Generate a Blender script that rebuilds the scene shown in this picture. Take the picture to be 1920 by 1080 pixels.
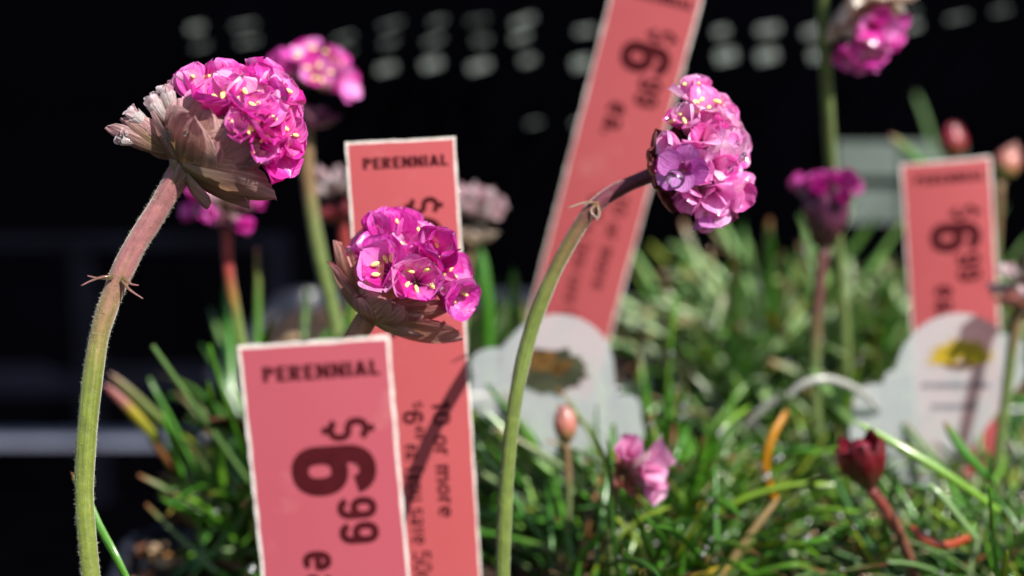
import bpy, math, random
import numpy as np
from mathutils import Matrix, Vector, Quaternion

# ------------------------------------------------------------------ scene, camera, light
for o in list(bpy.data.objects):
    bpy.data.objects.remove(o)
sc = bpy.context.scene
col = sc.collection
S = 0.01                                   # all lengths below are in centimetres
R = math.radians
CAM_H, PITCH, TANH = 15.0, R(12.0), 0.325  # camera height over the soil, pitch down, tan(half horizontal fov)

cd = bpy.data.cameras.new('camera')
cam = bpy.data.objects.new('camera', cd)
col.objects.link(cam)
cam.location = (0, 0, CAM_H * S)
cam.rotation_euler = (math.pi / 2 - PITCH, 0, 0)
cd.sensor_width = 36.0
cd.lens = 18.0 / TANH
cd.clip_start, cd.clip_end = 0.005, 50.0
cd.dof.use_dof = True
cd.dof.focus_distance = 0.287
cd.dof.aperture_fstop = 7.5
cd.dof.aperture_blades = 0
sc.camera = cam

SUN_EL, SUN_AZ = R(47), R(43)              # sun behind the camera, well to the right
w = bpy.data.worlds.new('World')
sc.world = w
w.use_nodes = True
nt = w.node_tree
sky = nt.nodes.new('ShaderNodeTexSky')
sky.sky_type = 'NISHITA'
sky.sun_disc = False
sky.sun_elevation = SUN_EL
sky.sun_rotation = math.pi - SUN_AZ
nt.links.new(sky.outputs[0], nt.nodes['Background'].inputs[0])
nt.nodes['Background'].inputs[1].default_value = 0.07
sl = bpy.data.lights.new('sun', 'SUN')
sl.energy = 5.0
sl.angle = R(0.53)
sl.color = (1.0, 0.95, 0.88)
sun = bpy.data.objects.new('sun', sl)
col.objects.link(sun)
sun_dir = Vector((math.sin(SUN_AZ) * math.cos(SUN_EL), -math.cos(SUN_AZ) * math.cos(SUN_EL), math.sin(SUN_EL)))
sun.rotation_euler = (-sun_dir).to_track_quat('-Z', 'Y').to_euler()
sun.location = sun_dir * 2
vs = sc.view_settings
vs.view_transform = 'Standard'
vs.look = 'None'
vs.exposure = 0.65
vs.gamma = 1.0
vs.use_curve_mapping = False
sc.render.engine = 'CYCLES'
sc.cycles.use_denoising = True
sc.cycles.max_bounces = 6
sc.cycles.transparent_max_bounces = 6
sc.cycles.caustics_reflective = False
sc.cycles.caustics_refractive = False
sc.cycles.sample_clamp_indirect = 6.0

# ------------------------------------------------------------------ helpers
FWD = np.array((0, math.cos(PITCH), -math.sin(PITCH)))
RGT = np.array((1.0, 0, 0))
UPV = np.array((0, math.sin(PITCH), math.cos(PITCH)))
CAM = np.array((0, 0, CAM_H))

def at(px, py, d):
    """world point (cm) that a 1920x1080 picture point shows at depth d"""
    return CAM + d * (FWD + (px - 960) / 960 * TANH * RGT + (540 - py) / 960 * TANH * UPV)

def vec(r, u, t):
    """direction given as right, up, towards the camera"""
    v = r * RGT + u * UPV - t * FWD
    return v / np.linalg.norm(v)

def mesh(name, verts, faces, mats, uv=None, fm=None, smooth=True):
    me = bpy.data.meshes.new(name)
    me.from_pydata([tuple(float(c) * S for c in v) for v in verts], [], faces)
    if not isinstance(mats, (list, tuple)):
        mats = [mats]
    for m in mats:
        me.materials.append(m)
    if uv is not None:
        l = me.uv_layers.new(name='UVMap')
        idx = np.zeros(len(me.loops), dtype=np.int32)
        me.loops.foreach_get('vertex_index', idx)
        l.data.foreach_set('uv', np.asarray(uv, dtype=np.float32)[idx].ravel())
    if fm is not None:
        me.polygons.foreach_set('material_index', fm)
    me.polygons.foreach_set('use_smooth', [smooth] * len(me.polygons))
    me.update()
    return me

def add(name, me, parent=None, M=None, **tags):
    o = bpy.data.objects.new(name, me)
    col.objects.link(o)
    if parent is not None:
        o.parent = parent
    if M is not None:
        o.matrix_basis = M
    for k, v in tags.items():
        o[k] = v
    return o

def thing(name, base, label, cat, group=None):
    o = bpy.data.objects.new(name, None)
    col.objects.link(o)
    o.empty_display_size = 0.005
    o.location = Vector(base) * S
    o['label'] = label
    o['category'] = cat
    if group:
        o['group'] = group
    o['_b'] = [float(c) for c in base]
    return o

def base_of(o):
    return np.array(o['_b'])

def loc(p):
    return Matrix.Translation(Vector(p) * S)

def frame(p, z, x):
    """matrix (p in cm): local z along z, local x near x"""
    z = Vector(z).normalized()
    x = Vector(x)
    x = x - z * x.dot(z)
    if x.length < 1e-5:
        x = z.orthogonal()
    x.normalize()
    y = z.cross(x)
    M = Matrix((x, y, z)).transposed().to_4x4()
    M.translation = Vector(p) * S
    return M

def spline(pts, n):
    """Catmull-Rom through pts"""
    P = [np.array(p, float) for p in pts]
    P = [2 * P[0] - P[1]] + P + [2 * P[-1] - P[-2]]
    out = []
    segs = len(P) - 3
    for i in range(n + 1):
        t = i / n * segs
        k = min(int(t), segs - 1)
        f = t - k
        a, b, c, d = P[k:k + 4]
        out.append(0.5 * (2 * b + (c - a) * f + (2 * a - 5 * b + 4 * c - d) * f * f + (3 * b - a - 3 * c + d) * f ** 3))
    return out

def tube(pts, rad, n=10, cap=True):
    """verts, faces, uv of a tube; rad(s) radius in cm"""
    pts = [np.array(p, float) for p in pts]
    V, F, U = [], [], []
    N = len(pts)
    t0 = pts[1] - pts[0]
    ref = np.array(Vector(t0).orthogonal().normalized())
    for i, p in enumerate(pts):
        t = pts[min(i + 1, N - 1)] - pts[max(i - 1, 0)]
        t = t / np.linalg.norm(t)
        ref = ref - t * ref.dot(t)
        ref /= np.linalg.norm(ref)
        b = np.cross(t, ref)
        s = i / (N - 1)
        r = rad(s)
        for k in range(n):
            a = 2 * math.pi * k / n
            V.append(p + r * (math.cos(a) * ref + math.sin(a) * b))
            U.append((abs(k / n * 2 - 1), s))
    for i in range(N - 1):
        for k in range(n):
            k2 = (k + 1) % n
            F.append((i * n + k, i * n + k2, (i + 1) * n + k2, (i + 1) * n + k))
    if cap:
        F.append(tuple(range(n))[::-1])
        F.append(tuple((N - 1) * n + k for k in range(n)))
    return V, F, U

def ball(p, r, nu=10, nv=7, sx=1, sy=1, sz=1):
    V, F = [], []
    p = np.array(p, float)
    for j in range(nv + 1):
        th = math.pi * j / nv
        for i in range(nu):
            a = 2 * math.pi * i / nu
            V.append(p + r * np.array((sx * math.sin(th) * math.cos(a), sy * math.sin(th) * math.sin(a), sz * math.cos(th))))
    for j in range(nv):
        for i in range(nu):
            i2 = (i + 1) % nu
            F.append((j * nu + i, (j + 1) * nu + i, (j + 1) * nu + i2, j * nu + i2))
    return V, F

def join(parts):
    V, F, M = [], [], []
    for v, f, m in parts:
        o = len(V)
        V += list(v)
        F += [tuple(i + o for i in q) for q in f]
        M += [m] * len(f)
    return V, F, M

def box(x0, x1, y0, y1, z0, z1):
    V = [(x, y, z) for x in (x0, x1) for y in (y0, y1) for z in (z0, z1)]
    F = [(0, 1, 3, 2), (4, 6, 7, 5), (0, 4, 5, 1), (2, 3, 7, 6), (0, 2, 6, 4), (1, 5, 7, 3)]
    return V, F

# ------------------------------------------------------------------ materials
class NT:
    def __init__(s, name):
        s.m = bpy.data.materials.new(name)
        s.m.use_nodes = True
        s.t = s.m.node_tree
        s.b = s.t.nodes['Principled BSDF']
        s.o = s.t.nodes['Material Output']
    def n(s, kind, **kw):
        x = s.t.nodes.new('ShaderNode' + kind)
        for k, v in kw.items():
            setattr(x, k, v)
        return x
    def l(s, a, b):
        s.t.links.new(a, b)
    def set(s, **kw):
        for k, v in kw.items():
            s.b.inputs[k.replace('_', ' ')].default_value = v
    def noise(s, scale, detail=3, vec=None, rough=0.5):
        x = s.n('TexNoise')
        x.inputs['Scale'].default_value = scale
        x.inputs['Detail'].default_value = detail
        x.inputs['Roughness'].default_value = rough
        if vec is not None:
            s.l(vec, x.inputs['Vector'])
        return x
    def ramp(s, fac, stops, interp='LINEAR'):
        x = s.n('ValToRGB')
        x.color_ramp.interpolation = interp
        e = x.color_ramp.elements
        while len(e) < len(stops):
            e.new(0.5)
        for el, (p, c) in zip(e, stops):
            el.position = p
            el.color = (*c, 1)
        s.l(fac, x.inputs['Fac'])
        return x.outputs['Color']
    def mix(s, fac, a, b, mode='MIX'):
        x = s.n('MixRGB', blend_type=mode)
        for inp, v in ((x.inputs[0], fac), (x.inputs[1], a), (x.inputs[2], b)):
            if isinstance(v, (int, float)):
                inp.default_value = v
            elif isinstance(v, tuple):
                inp.default_value = (*v, 1)
            else:
                s.l(v, inp)
        return x.outputs[0]
    def math(s, op, a, b=0.0, c=None):
        x = s.n('Math', operation=op)
        for inp, v in zip(x.inputs, (a, b, c)):
            if v is None:
                continue
            if isinstance(v, (int, float)):
                inp.default_value = v
            else:
                s.l(v, inp)
        return x.outputs[0]
    def mapping(s, src, scale):
        x = s.n('Mapping')
        x.inputs['Scale'].default_value = scale
        s.l(src, x.inputs['Vector'])
        return x.outputs[0]
    def bump(s, h, strength, dist=0.0005):
        x = s.n('Bump')
        x.inputs['Strength'].default_value = strength
        x.inputs['Distance'].default_value = dist
        s.l(h, x.inputs['Height'])
        s.l(x.outputs[0], s.b.inputs['Normal'])
        return x.outputs[0]
    def translucent(s, color, fac, normal=None):
        t = s.n('BsdfTranslucent')
        if isinstance(color, tuple):
            t.inputs[0].default_value = (*color, 1)
        else:
            s.l(color, t.inputs[0])
        mx = s.n('MixShader')
        mx.inputs[0].default_value = fac
        s.l(s.b.outputs[0], mx.inputs[1])
        s.l(t.outputs[0], mx.inputs[2])
        s.l(mx.outputs[0], s.o.inputs[0])

def uvnodes(k):
    u = k.n('UVMap').outputs[0]
    sp = k.n('SeparateXYZ')
    k.l(u, sp.inputs[0])
    return u, sp.outputs[0], sp.outputs[1]

def petal_mat(name, deep, mid, pale, tr=0.45, coat=0.9):
    k = NT(name)
    u, ux, uy = uvnodes(k)
    oi = k.n('ObjectInfo').outputs['Random']
    streak = k.noise(1.0, 3, k.mapping(u, (16, 1.6, 1)), 0.6)
    obj = k.n('TexCoord').outputs['Object']
    blot = k.noise(260, 2, obj)
    f = k.math('ADD', k.math('MULTIPLY', streak.outputs[0], 0.55), k.math('MULTIPLY', blot.outputs[0], 0.45))
    f = k.math('ADD', f, k.math('MULTIPLY', k.math('SUBTRACT', oi, 0.5), 0.34))
    c = k.ramp(f, [(0.28, deep), (0.46, mid), (0.64, pale)])  # pale streaks: petal colour plus painted-in highlights
    c = k.mix(k.math('MULTIPLY', k.math('POWER', k.math('SUBTRACT', 1.0, uy), 3.0), 0.8), c, deep)  # darker petal base paints shadow into the floret
    k.l(c, k.b.inputs['Base Color'])
    k.set(Roughness=0.40, Coat_Weight=1.0, Coat_Roughness=0.13, Coat_IOR=1.6, Specular_IOR_Level=0.7)
    h = k.math('ADD', k.math('MULTIPLY', streak.outputs[0], 0.8), k.noise(900, 2, obj).outputs[0])
    k.bump(h, 0.4, 0.0004)
    k.translucent(c, tr)
    return k.m

M_PET_L = petal_mat('petal_magenta', (0.70, 0.02, 0.36), (0.86, 0.06, 0.56), (0.95, 0.34, 0.80))
M_PET_M = petal_mat('petal_deep_magenta', (0.60, 0.010, 0.28), (0.80, 0.05, 0.54), (0.92, 0.30, 0.80))
M_PET_R = petal_mat('petal_pale_pink', (0.78, 0.05, 0.42), (0.90, 0.26, 0.66), (0.97, 0.58, 0.88))
M_PET_V = petal_mat('petal_shaded_violet', (0.50, 0.05, 0.40), (0.62, 0.15, 0.56), (0.78, 0.34, 0.76))  # violet cast puts shade into the pink
M_PET_S = petal_mat('petal_soft_pink', (0.78, 0.20, 0.48), (0.92, 0.46, 0.72), (0.97, 0.74, 0.90))
M_PET_W = petal_mat('petal_papery_white', (0.48, 0.24, 0.30), (0.76, 0.56, 0.60), (0.90, 0.84, 0.84), 0.5)

def bract_mat(name, base, mid, tip, edge, tr=0.22):
    k = NT(name)
    u, ux, uy = uvnodes(k)
    streak = k.noise(1.0, 4, k.mapping(u, (14, 1.3, 1)), 0.65)
    oi = k.n('ObjectInfo').outputs['Random']
    obj = k.n('TexCoord').outputs['Object']
    blot = k.noise(330, 3, obj)
    v = k.math('ADD', uy, k.math('MULTIPLY', k.math('SUBTRACT', blot.outputs[0], 0.5), 0.55))
    v = k.math('ADD', v, k.math('MULTIPLY', k.math('SUBTRACT', oi, 0.5), 0.3))
    c = k.ramp(v, [(0.05, base), (0.45, mid), (0.9, tip)])
    ed = k.math('ABSOLUTE', k.math('SUBTRACT', ux, 0.5))
    c = k.mix(k.math('MULTIPLY', k.math('POWER', k.math('MULTIPLY', ed, 2.0), 4.0), 0.75), c, edge)
    dk = k.math('MULTIPLY_ADD', streak.outputs[0], 2.2, -0.2)
    c = k.mix(1.0, c, dk, 'MULTIPLY')
    k.l(c, k.b.inputs['Base Color'])
    k.set(Roughness=0.48, Coat_Weight=0.75, Coat_Roughness=0.12)
    k.bump(k.math('ADD', streak.outputs[0], k.math('MULTIPLY', blot.outputs[0], 0.9)), 0.75, 0.0008)
    k.translucent(c, tr)
    return k.m

M_BR_L = bract_mat('bract_tan_pink', (0.32, 0.26, 0.06), (0.54, 0.29, 0.20), (0.72, 0.38, 0.40), (0.82, 0.58, 0.52), 0.45)
M_BR_M = bract_mat('bract_red_brown', (0.66, 0.52, 0.11), (0.70, 0.42, 0.24), (0.78, 0.42, 0.38), (0.38, 0.03, 0.08), 0.42)
M_BR_G = bract_mat('bract_green_brown', (0.16, 0.16, 0.03), (0.20, 0.12, 0.04), (0.24, 0.05, 0.05), (0.16, 0.02, 0.03), 0.15)
M_BR_P = bract_mat('bract_plum', (0.15, 0.09, 0.05), (0.14, 0.04, 0.07), (0.16, 0.03, 0.10), (0.12, 0.01, 0.05), 0.15)
M_BR_R = bract_mat('bract_red', (0.18, 0.10, 0.03), (0.26, 0.02, 0.025), (0.30, 0.015, 0.04), (0.16, 0.004, 0.012), 0.2)
M_BR_D = bract_mat('bract_dark_maroon', (0.14, 0.05, 0.02), (0.17, 0.004, 0.010), (0.20, 0.004, 0.020), (0.10, 0.002, 0.006), 0.25)
M_BR_PK = bract_mat('bract_salmon', (0.22, 0.26, 0.05), (0.50, 0.16, 0.12), (0.58, 0.26, 0.22), (0.40, 0.08, 0.08), 0.2)
M_BR_C = bract_mat('bract_cream', (0.50, 0.28, 0.14), (0.76, 0.60, 0.42), (0.88, 0.80, 0.66), (0.7, 0.45, 0.35), 0.4)
M_CAL = bract_mat('calyx_papery', (0.30, 0.26, 0.08), (0.52, 0.32, 0.30), (0.75, 0.50, 0.58), (0.6, 0.3, 0.4), 0.45)
M_CALW = bract_mat('calyx_white_papery', (0.40, 0.26, 0.18), (0.66, 0.52, 0.50), (0.86, 0.82, 0.80), (0.8, 0.7, 0.7), 0.5)

def stem_mat(name, top, mid, low):
    k = NT(name)
    u, ux, uy = uvnodes(k)
    obj = k.n('TexCoord').outputs['Object']
    n = k.noise(420, 3, obj)
    streak = k.noise(1.0, 4, k.mapping(u, (9, 7, 1)), 0.65)
    v = k.math('ADD', uy, k.math('MULTIPLY', k.math('SUBTRACT', streak.outputs[0], 0.5), 0.35))
    c = k.ramp(v, [(0.0, low), (0.55, low), (0.68, mid), (0.80, top), (1.0, top)])
    c = k.mix(1.0, c, k.math('MULTIPLY_ADD', n.outputs[0], 0.8, k.math('MULTIPLY_ADD', streak.outputs[0], 1.1, 0.0)), 'MULTIPLY')
    k.l(c, k.b.inputs['Base Color'])
    k.set(Roughness=0.5, Subsurface_Weight=0.15, Subsurface_Scale=0.001, Sheen_Weight=0.4, Sheen_Roughness=0.4)
    k.bump(k.math('ADD', n.outputs[0], streak.outputs[0]), 0.5, 0.0005)
    return k.m

M_ST_L = stem_mat('stem_pink_to_green', (0.33, 0.13, 0.13), (0.27, 0.17, 0.08), (0.145, 0.185, 0.02))
M_ST_M = stem_mat('stem_tan_red', (0.34, 0.15, 0.07), (0.30, 0.2, 0.07), (0.2, 0.25, 0.04))
M_ST_R = stem_mat('stem_maroon_to_green', (0.13, 0.018, 0.035), (0.13, 0.09, 0.025), (0.13, 0.18, 0.03))
M_ST_G = stem_mat('stem_green', (0.20, 0.12, 0.05), (0.14, 0.18, 0.05), (0.14, 0.20, 0.05))
M_ST_RED = stem_mat('stem_red_to_green', (0.32, 0.03, 0.03), (0.28, 0.14, 0.03), (0.16, 0.24, 0.05))

M_ST_P = stem_mat('stem_plum_to_green', (0.14, 0.05, 0.045), (0.14, 0.10, 0.04), (0.13, 0.18, 0.05))
M_ST_RR = stem_mat('stem_red_brown', (0.17, 0.022, 0.014), (0.19, 0.04, 0.02), (0.18, 0.06, 0.03))

def simple(name, color, rough=0.5, spec=0.5, coat=0.0, noise=None, bump=0.0, metallic=0.0):
    k = NT(name)
    k.set(Base_Color=(*color, 1), Roughness=rough, Specular_IOR_Level=spec, Coat_Weight=coat, Coat_Roughness=0.1, Metallic=metallic)
    if noise:
        obj = k.n('TexCoord').outputs['Object']
        n = k.noise(noise[0], 5, obj, 0.6)
        c = k.ramp(n.outputs[0], [(0.3, tuple(x * (1 - noise[1]) for x in color)), (0.7, tuple(min(1, x * (1 + noise[1])) for x in color))])
        k.l(c, k.b.inputs['Base Color'])
        if bump:
            k.bump(n.outputs[0], bump, 0.001)
    return k.m

M_FIL = simple('filament', (0.75, 0.45, 0.6), 0.4)
M_ANTH = simple('anther_yellow', (0.88, 0.78, 0.24), 0.6, noise=(1500, 0.2))
M_HAIR = simple('stem_hair', (0.55, 0.58, 0.40), 0.5)
M_PLASTIC = simple('black_plastic', (0.016, 0.018, 0.028), 0.30, 0.5, noise=(60, 0.4))
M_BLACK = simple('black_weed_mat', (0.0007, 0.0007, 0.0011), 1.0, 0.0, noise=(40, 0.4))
M_DARK = simple('near_black_matte', (0.0008, 0.0008, 0.0014), 1.0, 0.0, noise=(12, 0.4))  # near-black; on the backdrop it paints in deep shade
M_RAIL = simple('grey_painted_rail', (0.22, 0.24, 0.33), 0.5, noise=(25, 0.25))
M_PALE = simple('weathered_pale_board', (0.115, 0.145, 0.128), 0.7, noise=(50, 0.25))
M_WHITEPLATE = simple('pale_gap_plate', (0.25, 0.285, 0.26), 0.6, noise=(20, 0.15))
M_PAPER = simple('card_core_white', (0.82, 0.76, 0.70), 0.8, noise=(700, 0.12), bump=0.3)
M_INK = simple('dark_red_ink', (0.060, 0.004, 0.007), 0.8, 0.15, noise=(500, 0.15))

def coral(name, c, d):
    k = NT(name)
    obj = k.n('TexCoord').outputs['Object']
    n1 = k.noise(35, 4, obj)
    n2 = k.noise(1800, 2, obj)
    f = k.math('ADD', k.math('MULTIPLY', n1.outputs[0], 0.75), k.math('MULTIPLY', n2.outputs[0], 0.25))
    cc = k.ramp(f, [(0.3, c), (0.7, d)])
    sp = k.noise(420, 1, obj)
    spot = k.math('GREATER_THAN', sp.outputs[0], 0.79)
    st = k.noise(90, 5, obj, 0.65)
    cc = k.mix(k.ramp(st.outputs[0], [(0.58, (0, 0, 0)), (0.72, (0.16, 0.16, 0.16))]), cc, (0.75, 0.42, 0.38))
    cc = k.mix(k.math('MULTIPLY', spot, 0.6), cc, (0.12, 0.05, 0.03))
    k.l(cc, k.b.inputs['Base Color'])
    k.set(Roughness=0.42, Specular_IOR_Level=0.5)
    k.bump(n2.outputs[0], 0.06, 0.0003)
    return k.m

M_CORAL = coral('coral_card', (0.47, 0.085, 0.094), (0.50, 0.100, 0.110))
M_CORALP = coral('coral_card_sheen', (0.43, 0.080, 0.108), (0.455, 0.090, 0.122))  # pinker than the other tags: sky sheen put into the colour

def water_mat(name, ior, rough):
    k = NT(name)
    g = k.n('BsdfGlossy'); g.inputs['Roughness'].default_value = rough
    t = k.n('BsdfTransparent'); t.inputs[0].default_value = (0.93, 0.95, 0.97, 1)
    f = k.n('Fresnel'); f.inputs[0].default_value = ior
    mx = k.n('MixShader')
    k.l(f.outputs[0], mx.inputs[0]); k.l(t.outputs[0], mx.inputs[1]); k.l(g.outputs[0], mx.inputs[2])
    k.l(mx.outputs[0], k.o.inputs[0])
    return k.m
M_WATER = water_mat('water_drop', 1.5, 0.26)
M_DEW = water_mat('dew_drop', 2.6, 0.33)

def leaf_mat(name, stops, dry=False):
    k = NT(name)
    u, ux, uy = uvnodes(k)
    oi = k.n('ObjectInfo').outputs['Random']
    isl = k.n('NewGeometry').outputs['Random Per Island']
    r = k.math('FRACT', k.math('ADD', oi, isl))
    c = k.ramp(r, stops)
    obj = k.n('TexCoord').outputs['Object']
    st = k.noise(1.0, 3, k.mapping(u, (6, 5, 1)), 0.6)
    c = k.mix(1.0, c, k.math('MULTIPLY_ADD', st.outputs[0], 0.9, 0.52), 'MULTIPLY')
    if not dry:
        tipf = k.math('MULTIPLY', k.math('POWER', uy, 9.0), k.math('GREATER_THAN', k.math('FRACT', k.math('MULTIPLY', r, 7.3)), 0.6))
        c = k.mix(tipf, c, (0.42, 0.13, 0.06))
    k.l(c, k.b.inputs['Base Color'])
    k.set(Roughness=0.42, Specular_IOR_Level=0.6, Coat_Weight=1.0, Coat_Roughness=0.2, Coat_IOR=1.8)
    k.bump(k.math('ADD', st.outputs[0], k.math('MULTIPLY', k.noise(600, 2, obj).outputs[0], 0.5)), 0.4, 0.0005)
    k.translucent(c, 0.38)
    return k.m

M_LEAF = leaf_mat('leaf_green', [(0.0, (0.045, 0.19, 0.015)), (0.3, (0.085, 0.32, 0.02)), (0.6, (0.14, 0.42, 0.025)), (0.85, (0.24, 0.49, 0.03)), (1.0, (0.40, 0.50, 0.04))])
M_LEAFG = leaf_mat('leaf_grey_green', [(0.0, (0.12, 0.25, 0.06)), (0.5, (0.21, 0.38, 0.11)), (1.0, (0.36, 0.50, 0.22))])
M_LEAFS = leaf_mat('leaf_silver_sheen', [(0.0, (0.16, 0.40, 0.06)), (0.5, (0.32, 0.56, 0.16)), (1.0, (0.58, 0.70, 0.42))])  # silvery green; its paleness also puts sun sheen into the colour
M_DRY = leaf_mat('leaf_dry', [(0.0, (0.10, 0.04, 0.02)), (0.4, (0.28, 0.11, 0.04)), (0.7, (0.42, 0.20, 0.06)), (1.0, (0.50, 0.36, 0.16))], True)
M_ORANGE = leaf_mat('leaf_orange', [(0, (0.70, 0.30, 0.01)), (1, (0.78, 0.36, 0.015))], True)
M_YELLOW = leaf_mat('leaf_yellow', [(0, (0.50, 0.36, 0.02)), (1, (0.55, 0.42, 0.03))], True)
M_REDLEAF = leaf_mat('leaf_red', [(0, (0.50, 0.05, 0.02)), (1, (0.62, 0.12, 0.03))], True)
M_PALELEAF = leaf_mat('leaf_bleached', [(0, (0.52, 0.53, 0.48)), (1, (0.6, 0.6, 0.56))], True)

def tip_leaf(name, stops):
    k = NT(name)
    u, ux, uy = uvnodes(k)
    st = k.noise(1.0, 3, k.mapping(u, (6, 5, 1)), 0.6)
    c = k.ramp(uy, stops)
    c = k.mix(1.0, c, k.math('MULTIPLY_ADD', st.outputs[0], 0.9, 0.52), 'MULTIPLY')
    k.l(c, k.b.inputs['Base Color'])
    k.set(Roughness=0.4, Coat_Weight=0.6, Coat_Roughness=0.2)
    k.translucent(c, 0.25)
    return k.m
M_PINKTIP = tip_leaf('leaf_pink_tip', [(0.0, (0.08, 0.16, 0.02)), (0.5, (0.20, 0.24, 0.02)), (0.7, (0.48, 0.40, 0.03)), (0.8, (0.42, 0.16, 0.13)), (1.0, (0.40, 0.10, 0.12))])
M_PINKTIP2 = tip_leaf('leaf_brown_tip', [(0.0, (0.08, 0.16, 0.02)), (0.6, (0.16, 0.22, 0.05)), (0.85, (0.20, 0.18, 0.06)), (1.0, (0.34, 0.16, 0.10))])

def soil_mat():
    k = NT('potting_soil')
    obj = k.n('TexCoord').outputs['Object']
    n = k.noise(220, 6, obj, 0.7)
    c = k.ramp(n.outputs[0], [(0.35, (0.012, 0.007, 0.004)), (0.6, (0.05, 0.025, 0.013)), (0.8, (0.16, 0.08, 0.04))])
    k.l(c, k.b.inputs['Base Color'])
    k.set(Roughness=0.7)
    k.bump(n.outputs[0], 0.9, 0.003)
    return k.m
M_SOIL = soil_mat()
M_BARK = simple('bark_brown', (0.16, 0.065, 0.03), 0.55, noise=(300, 0.6), bump=0.6)
M_BARKD = simple('bark_ochre', (0.42, 0.20, 0.06), 0.6, noise=(300, 0.5), bump=0.6)
M_BARKP = simple('bark_pale', (0.48, 0.33, 0.20), 0.6, noise=(300, 0.5), bump=0.6)

# ------------------------------------------------------------------ setting
def structure(name, V, F, m):
    return add(name, mesh(name, V, F, m, smooth=False), kind='structure')

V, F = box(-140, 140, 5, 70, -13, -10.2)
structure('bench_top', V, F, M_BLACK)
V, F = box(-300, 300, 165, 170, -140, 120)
structure('dark_backdrop', V, F, M_DARK)  # dark sheet standing in for the shaded space behind the bench
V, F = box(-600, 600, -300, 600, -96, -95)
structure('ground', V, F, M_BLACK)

rail = thing('bench_rail', (0, 76, -8.9), 'grey metal rail along the far bench edge, lower left', 'rail')
V, F = box(-140, 140, -0.25, 0.25, -0.33, 0.33)
add('rail_bar', mesh('rail_bar', V, F, M_RAIL, smooth=False), rail)
for x in (-90, 0, 90):
    V, F = box(x - 2, x + 2, -0.28, 0.28, -84, -0.33)
    add('post', mesh('post', V, F, M_RAIL, smooth=False), rail)

# far rack; small pale plates stand in for light through its openings
RKY = 66.5
rk0 = np.array((0, RKY, -95))
rack = thing('storage_rack', rk0, 'dark rack far behind with rows of small pale blurred light patches', 'rack')
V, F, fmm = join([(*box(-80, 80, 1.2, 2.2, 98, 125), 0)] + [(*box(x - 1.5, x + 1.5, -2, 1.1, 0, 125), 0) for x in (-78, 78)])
add('rack_frame', mesh('rack_frame', V, F, M_DARK, smooth=False), rack)
light_gaps = [(370, 55, .8), (372, 84, .35), (462, 50, .5), (462, 80, .6), (640, 74, .4), (642, 100, .2), (728, 45, .3), (728, 80, .5), (730, 127, .9),
         (815, 42, .5), (815, 74, .6), (815, 122, 1), (900, 38, .15), (900, 72, .6), (900, 120, .95), (982, 42, .7), (982, 72, .55), (984, 113, 1),
         (1095, 60, .9), (1095, 118, .9), (1172, 58, .6), (1262, 60, .6), (1355, 56, .9), (1355, 106, 1), (1440, 58, .9), (1440, 103, 1), (1525, 56, .8), (1525, 100, .9),
         (1705, 48, .8), (1705, 20, .4), (1790, 36, .22), (1872, 22, .2), (1002, 230, .3), (1085, 228, .5)]
rngc = random.Random(4)
for (x, y, b) in light_gaps:
    x += rngc.uniform(-6, 6)
    y += rngc.uniform(-4, 4)
    b *= rngc.uniform(.6, 1.2)
    p = at(x, y, RKY)
    p = CAM + (p - CAM) * (RKY - 1.2) / p[1]
    hw, hh = 0.36 * rngc.uniform(.7, 1.25), (0.13 * b + 0.02) * rngc.uniform(.8, 1.2)
    Mx = loc(p - rk0) @ Matrix.Rotation(R(-14 + rngc.uniform(-5, 5)), 4, 'Y')
    for q in ((-1, 1) if b > .5 else (0,)):
        Vc, Fc = box(-hw, hw, -0.1, 0.1, -hh * .42 + q * hh * .62, hh * .42 + q * hh * .62)
        add('clip', mesh('clip', Vc, Fc, M_WHITEPLATE, smooth=False), rack, Mx)
    arm = box(-0.06, 0.06, 0.12, 2.3, -0.06, 0.06)
    add('gap_plate_arm', mesh('gap_plate_arm', *arm, M_DARK, smooth=False), rack, loc(p - rk0))

# dim shelving far at the left
M_SHELF = simple('navy_shelf_paint', (0.003, 0.0035, 0.008), 0.8, 0.05, noise=(15, 0.5))
sh0 = np.array((-26.0, 112, -95))
shelf = thing('shelving', sh0, 'barely visible navy shelving in the dark behind the left flower', 'shelving')
for x in (-18, -5, 9):
    V, F = box(x - .6, x + .6, -1, 1, 0, 110)
    add('upright', mesh('upright', V, F, M_SHELF, smooth=False), shelf)
for z in (68, 79, 90, 100):
    V, F = box(-17.3, 8.3, -1.2, 3, z - .5, z + .5)
    add('shelf_board', mesh('shelf_board', V, F, M_SHELF, smooth=False), shelf)

# pale slatted crate behind the right-hand plants
c0 = at(1648, 342, 61.5)
cr0 = np.array((c0[0], c0[1], -10.2))
crate = thing('crate', cr0, 'pale weathered two-slat crate behind the clump on the right', 'crate')
zc = c0[2] + 10.2
for dz in (0.9, -0.9):
    V, F = box(-1.75, 3.2, -0.25, 0.25, zc + dz - 0.66, zc + dz + 0.66)
    add('slat', mesh('slat', V, F, M_PALE, smooth=False), crate)
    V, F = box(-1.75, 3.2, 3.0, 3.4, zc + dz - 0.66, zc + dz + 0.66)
    add('slat', mesh('slat', V, F, M_DARK, smooth=False), crate)
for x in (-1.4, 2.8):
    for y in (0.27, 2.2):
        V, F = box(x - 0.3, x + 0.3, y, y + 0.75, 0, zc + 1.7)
        add('corner_post', mesh('corner_post', V, F, M_DARK, smooth=False), crate)
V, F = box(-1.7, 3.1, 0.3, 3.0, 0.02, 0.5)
add('crate_floor', mesh('crate_floor', V, F, M_DARK, smooth=False), crate)

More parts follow.
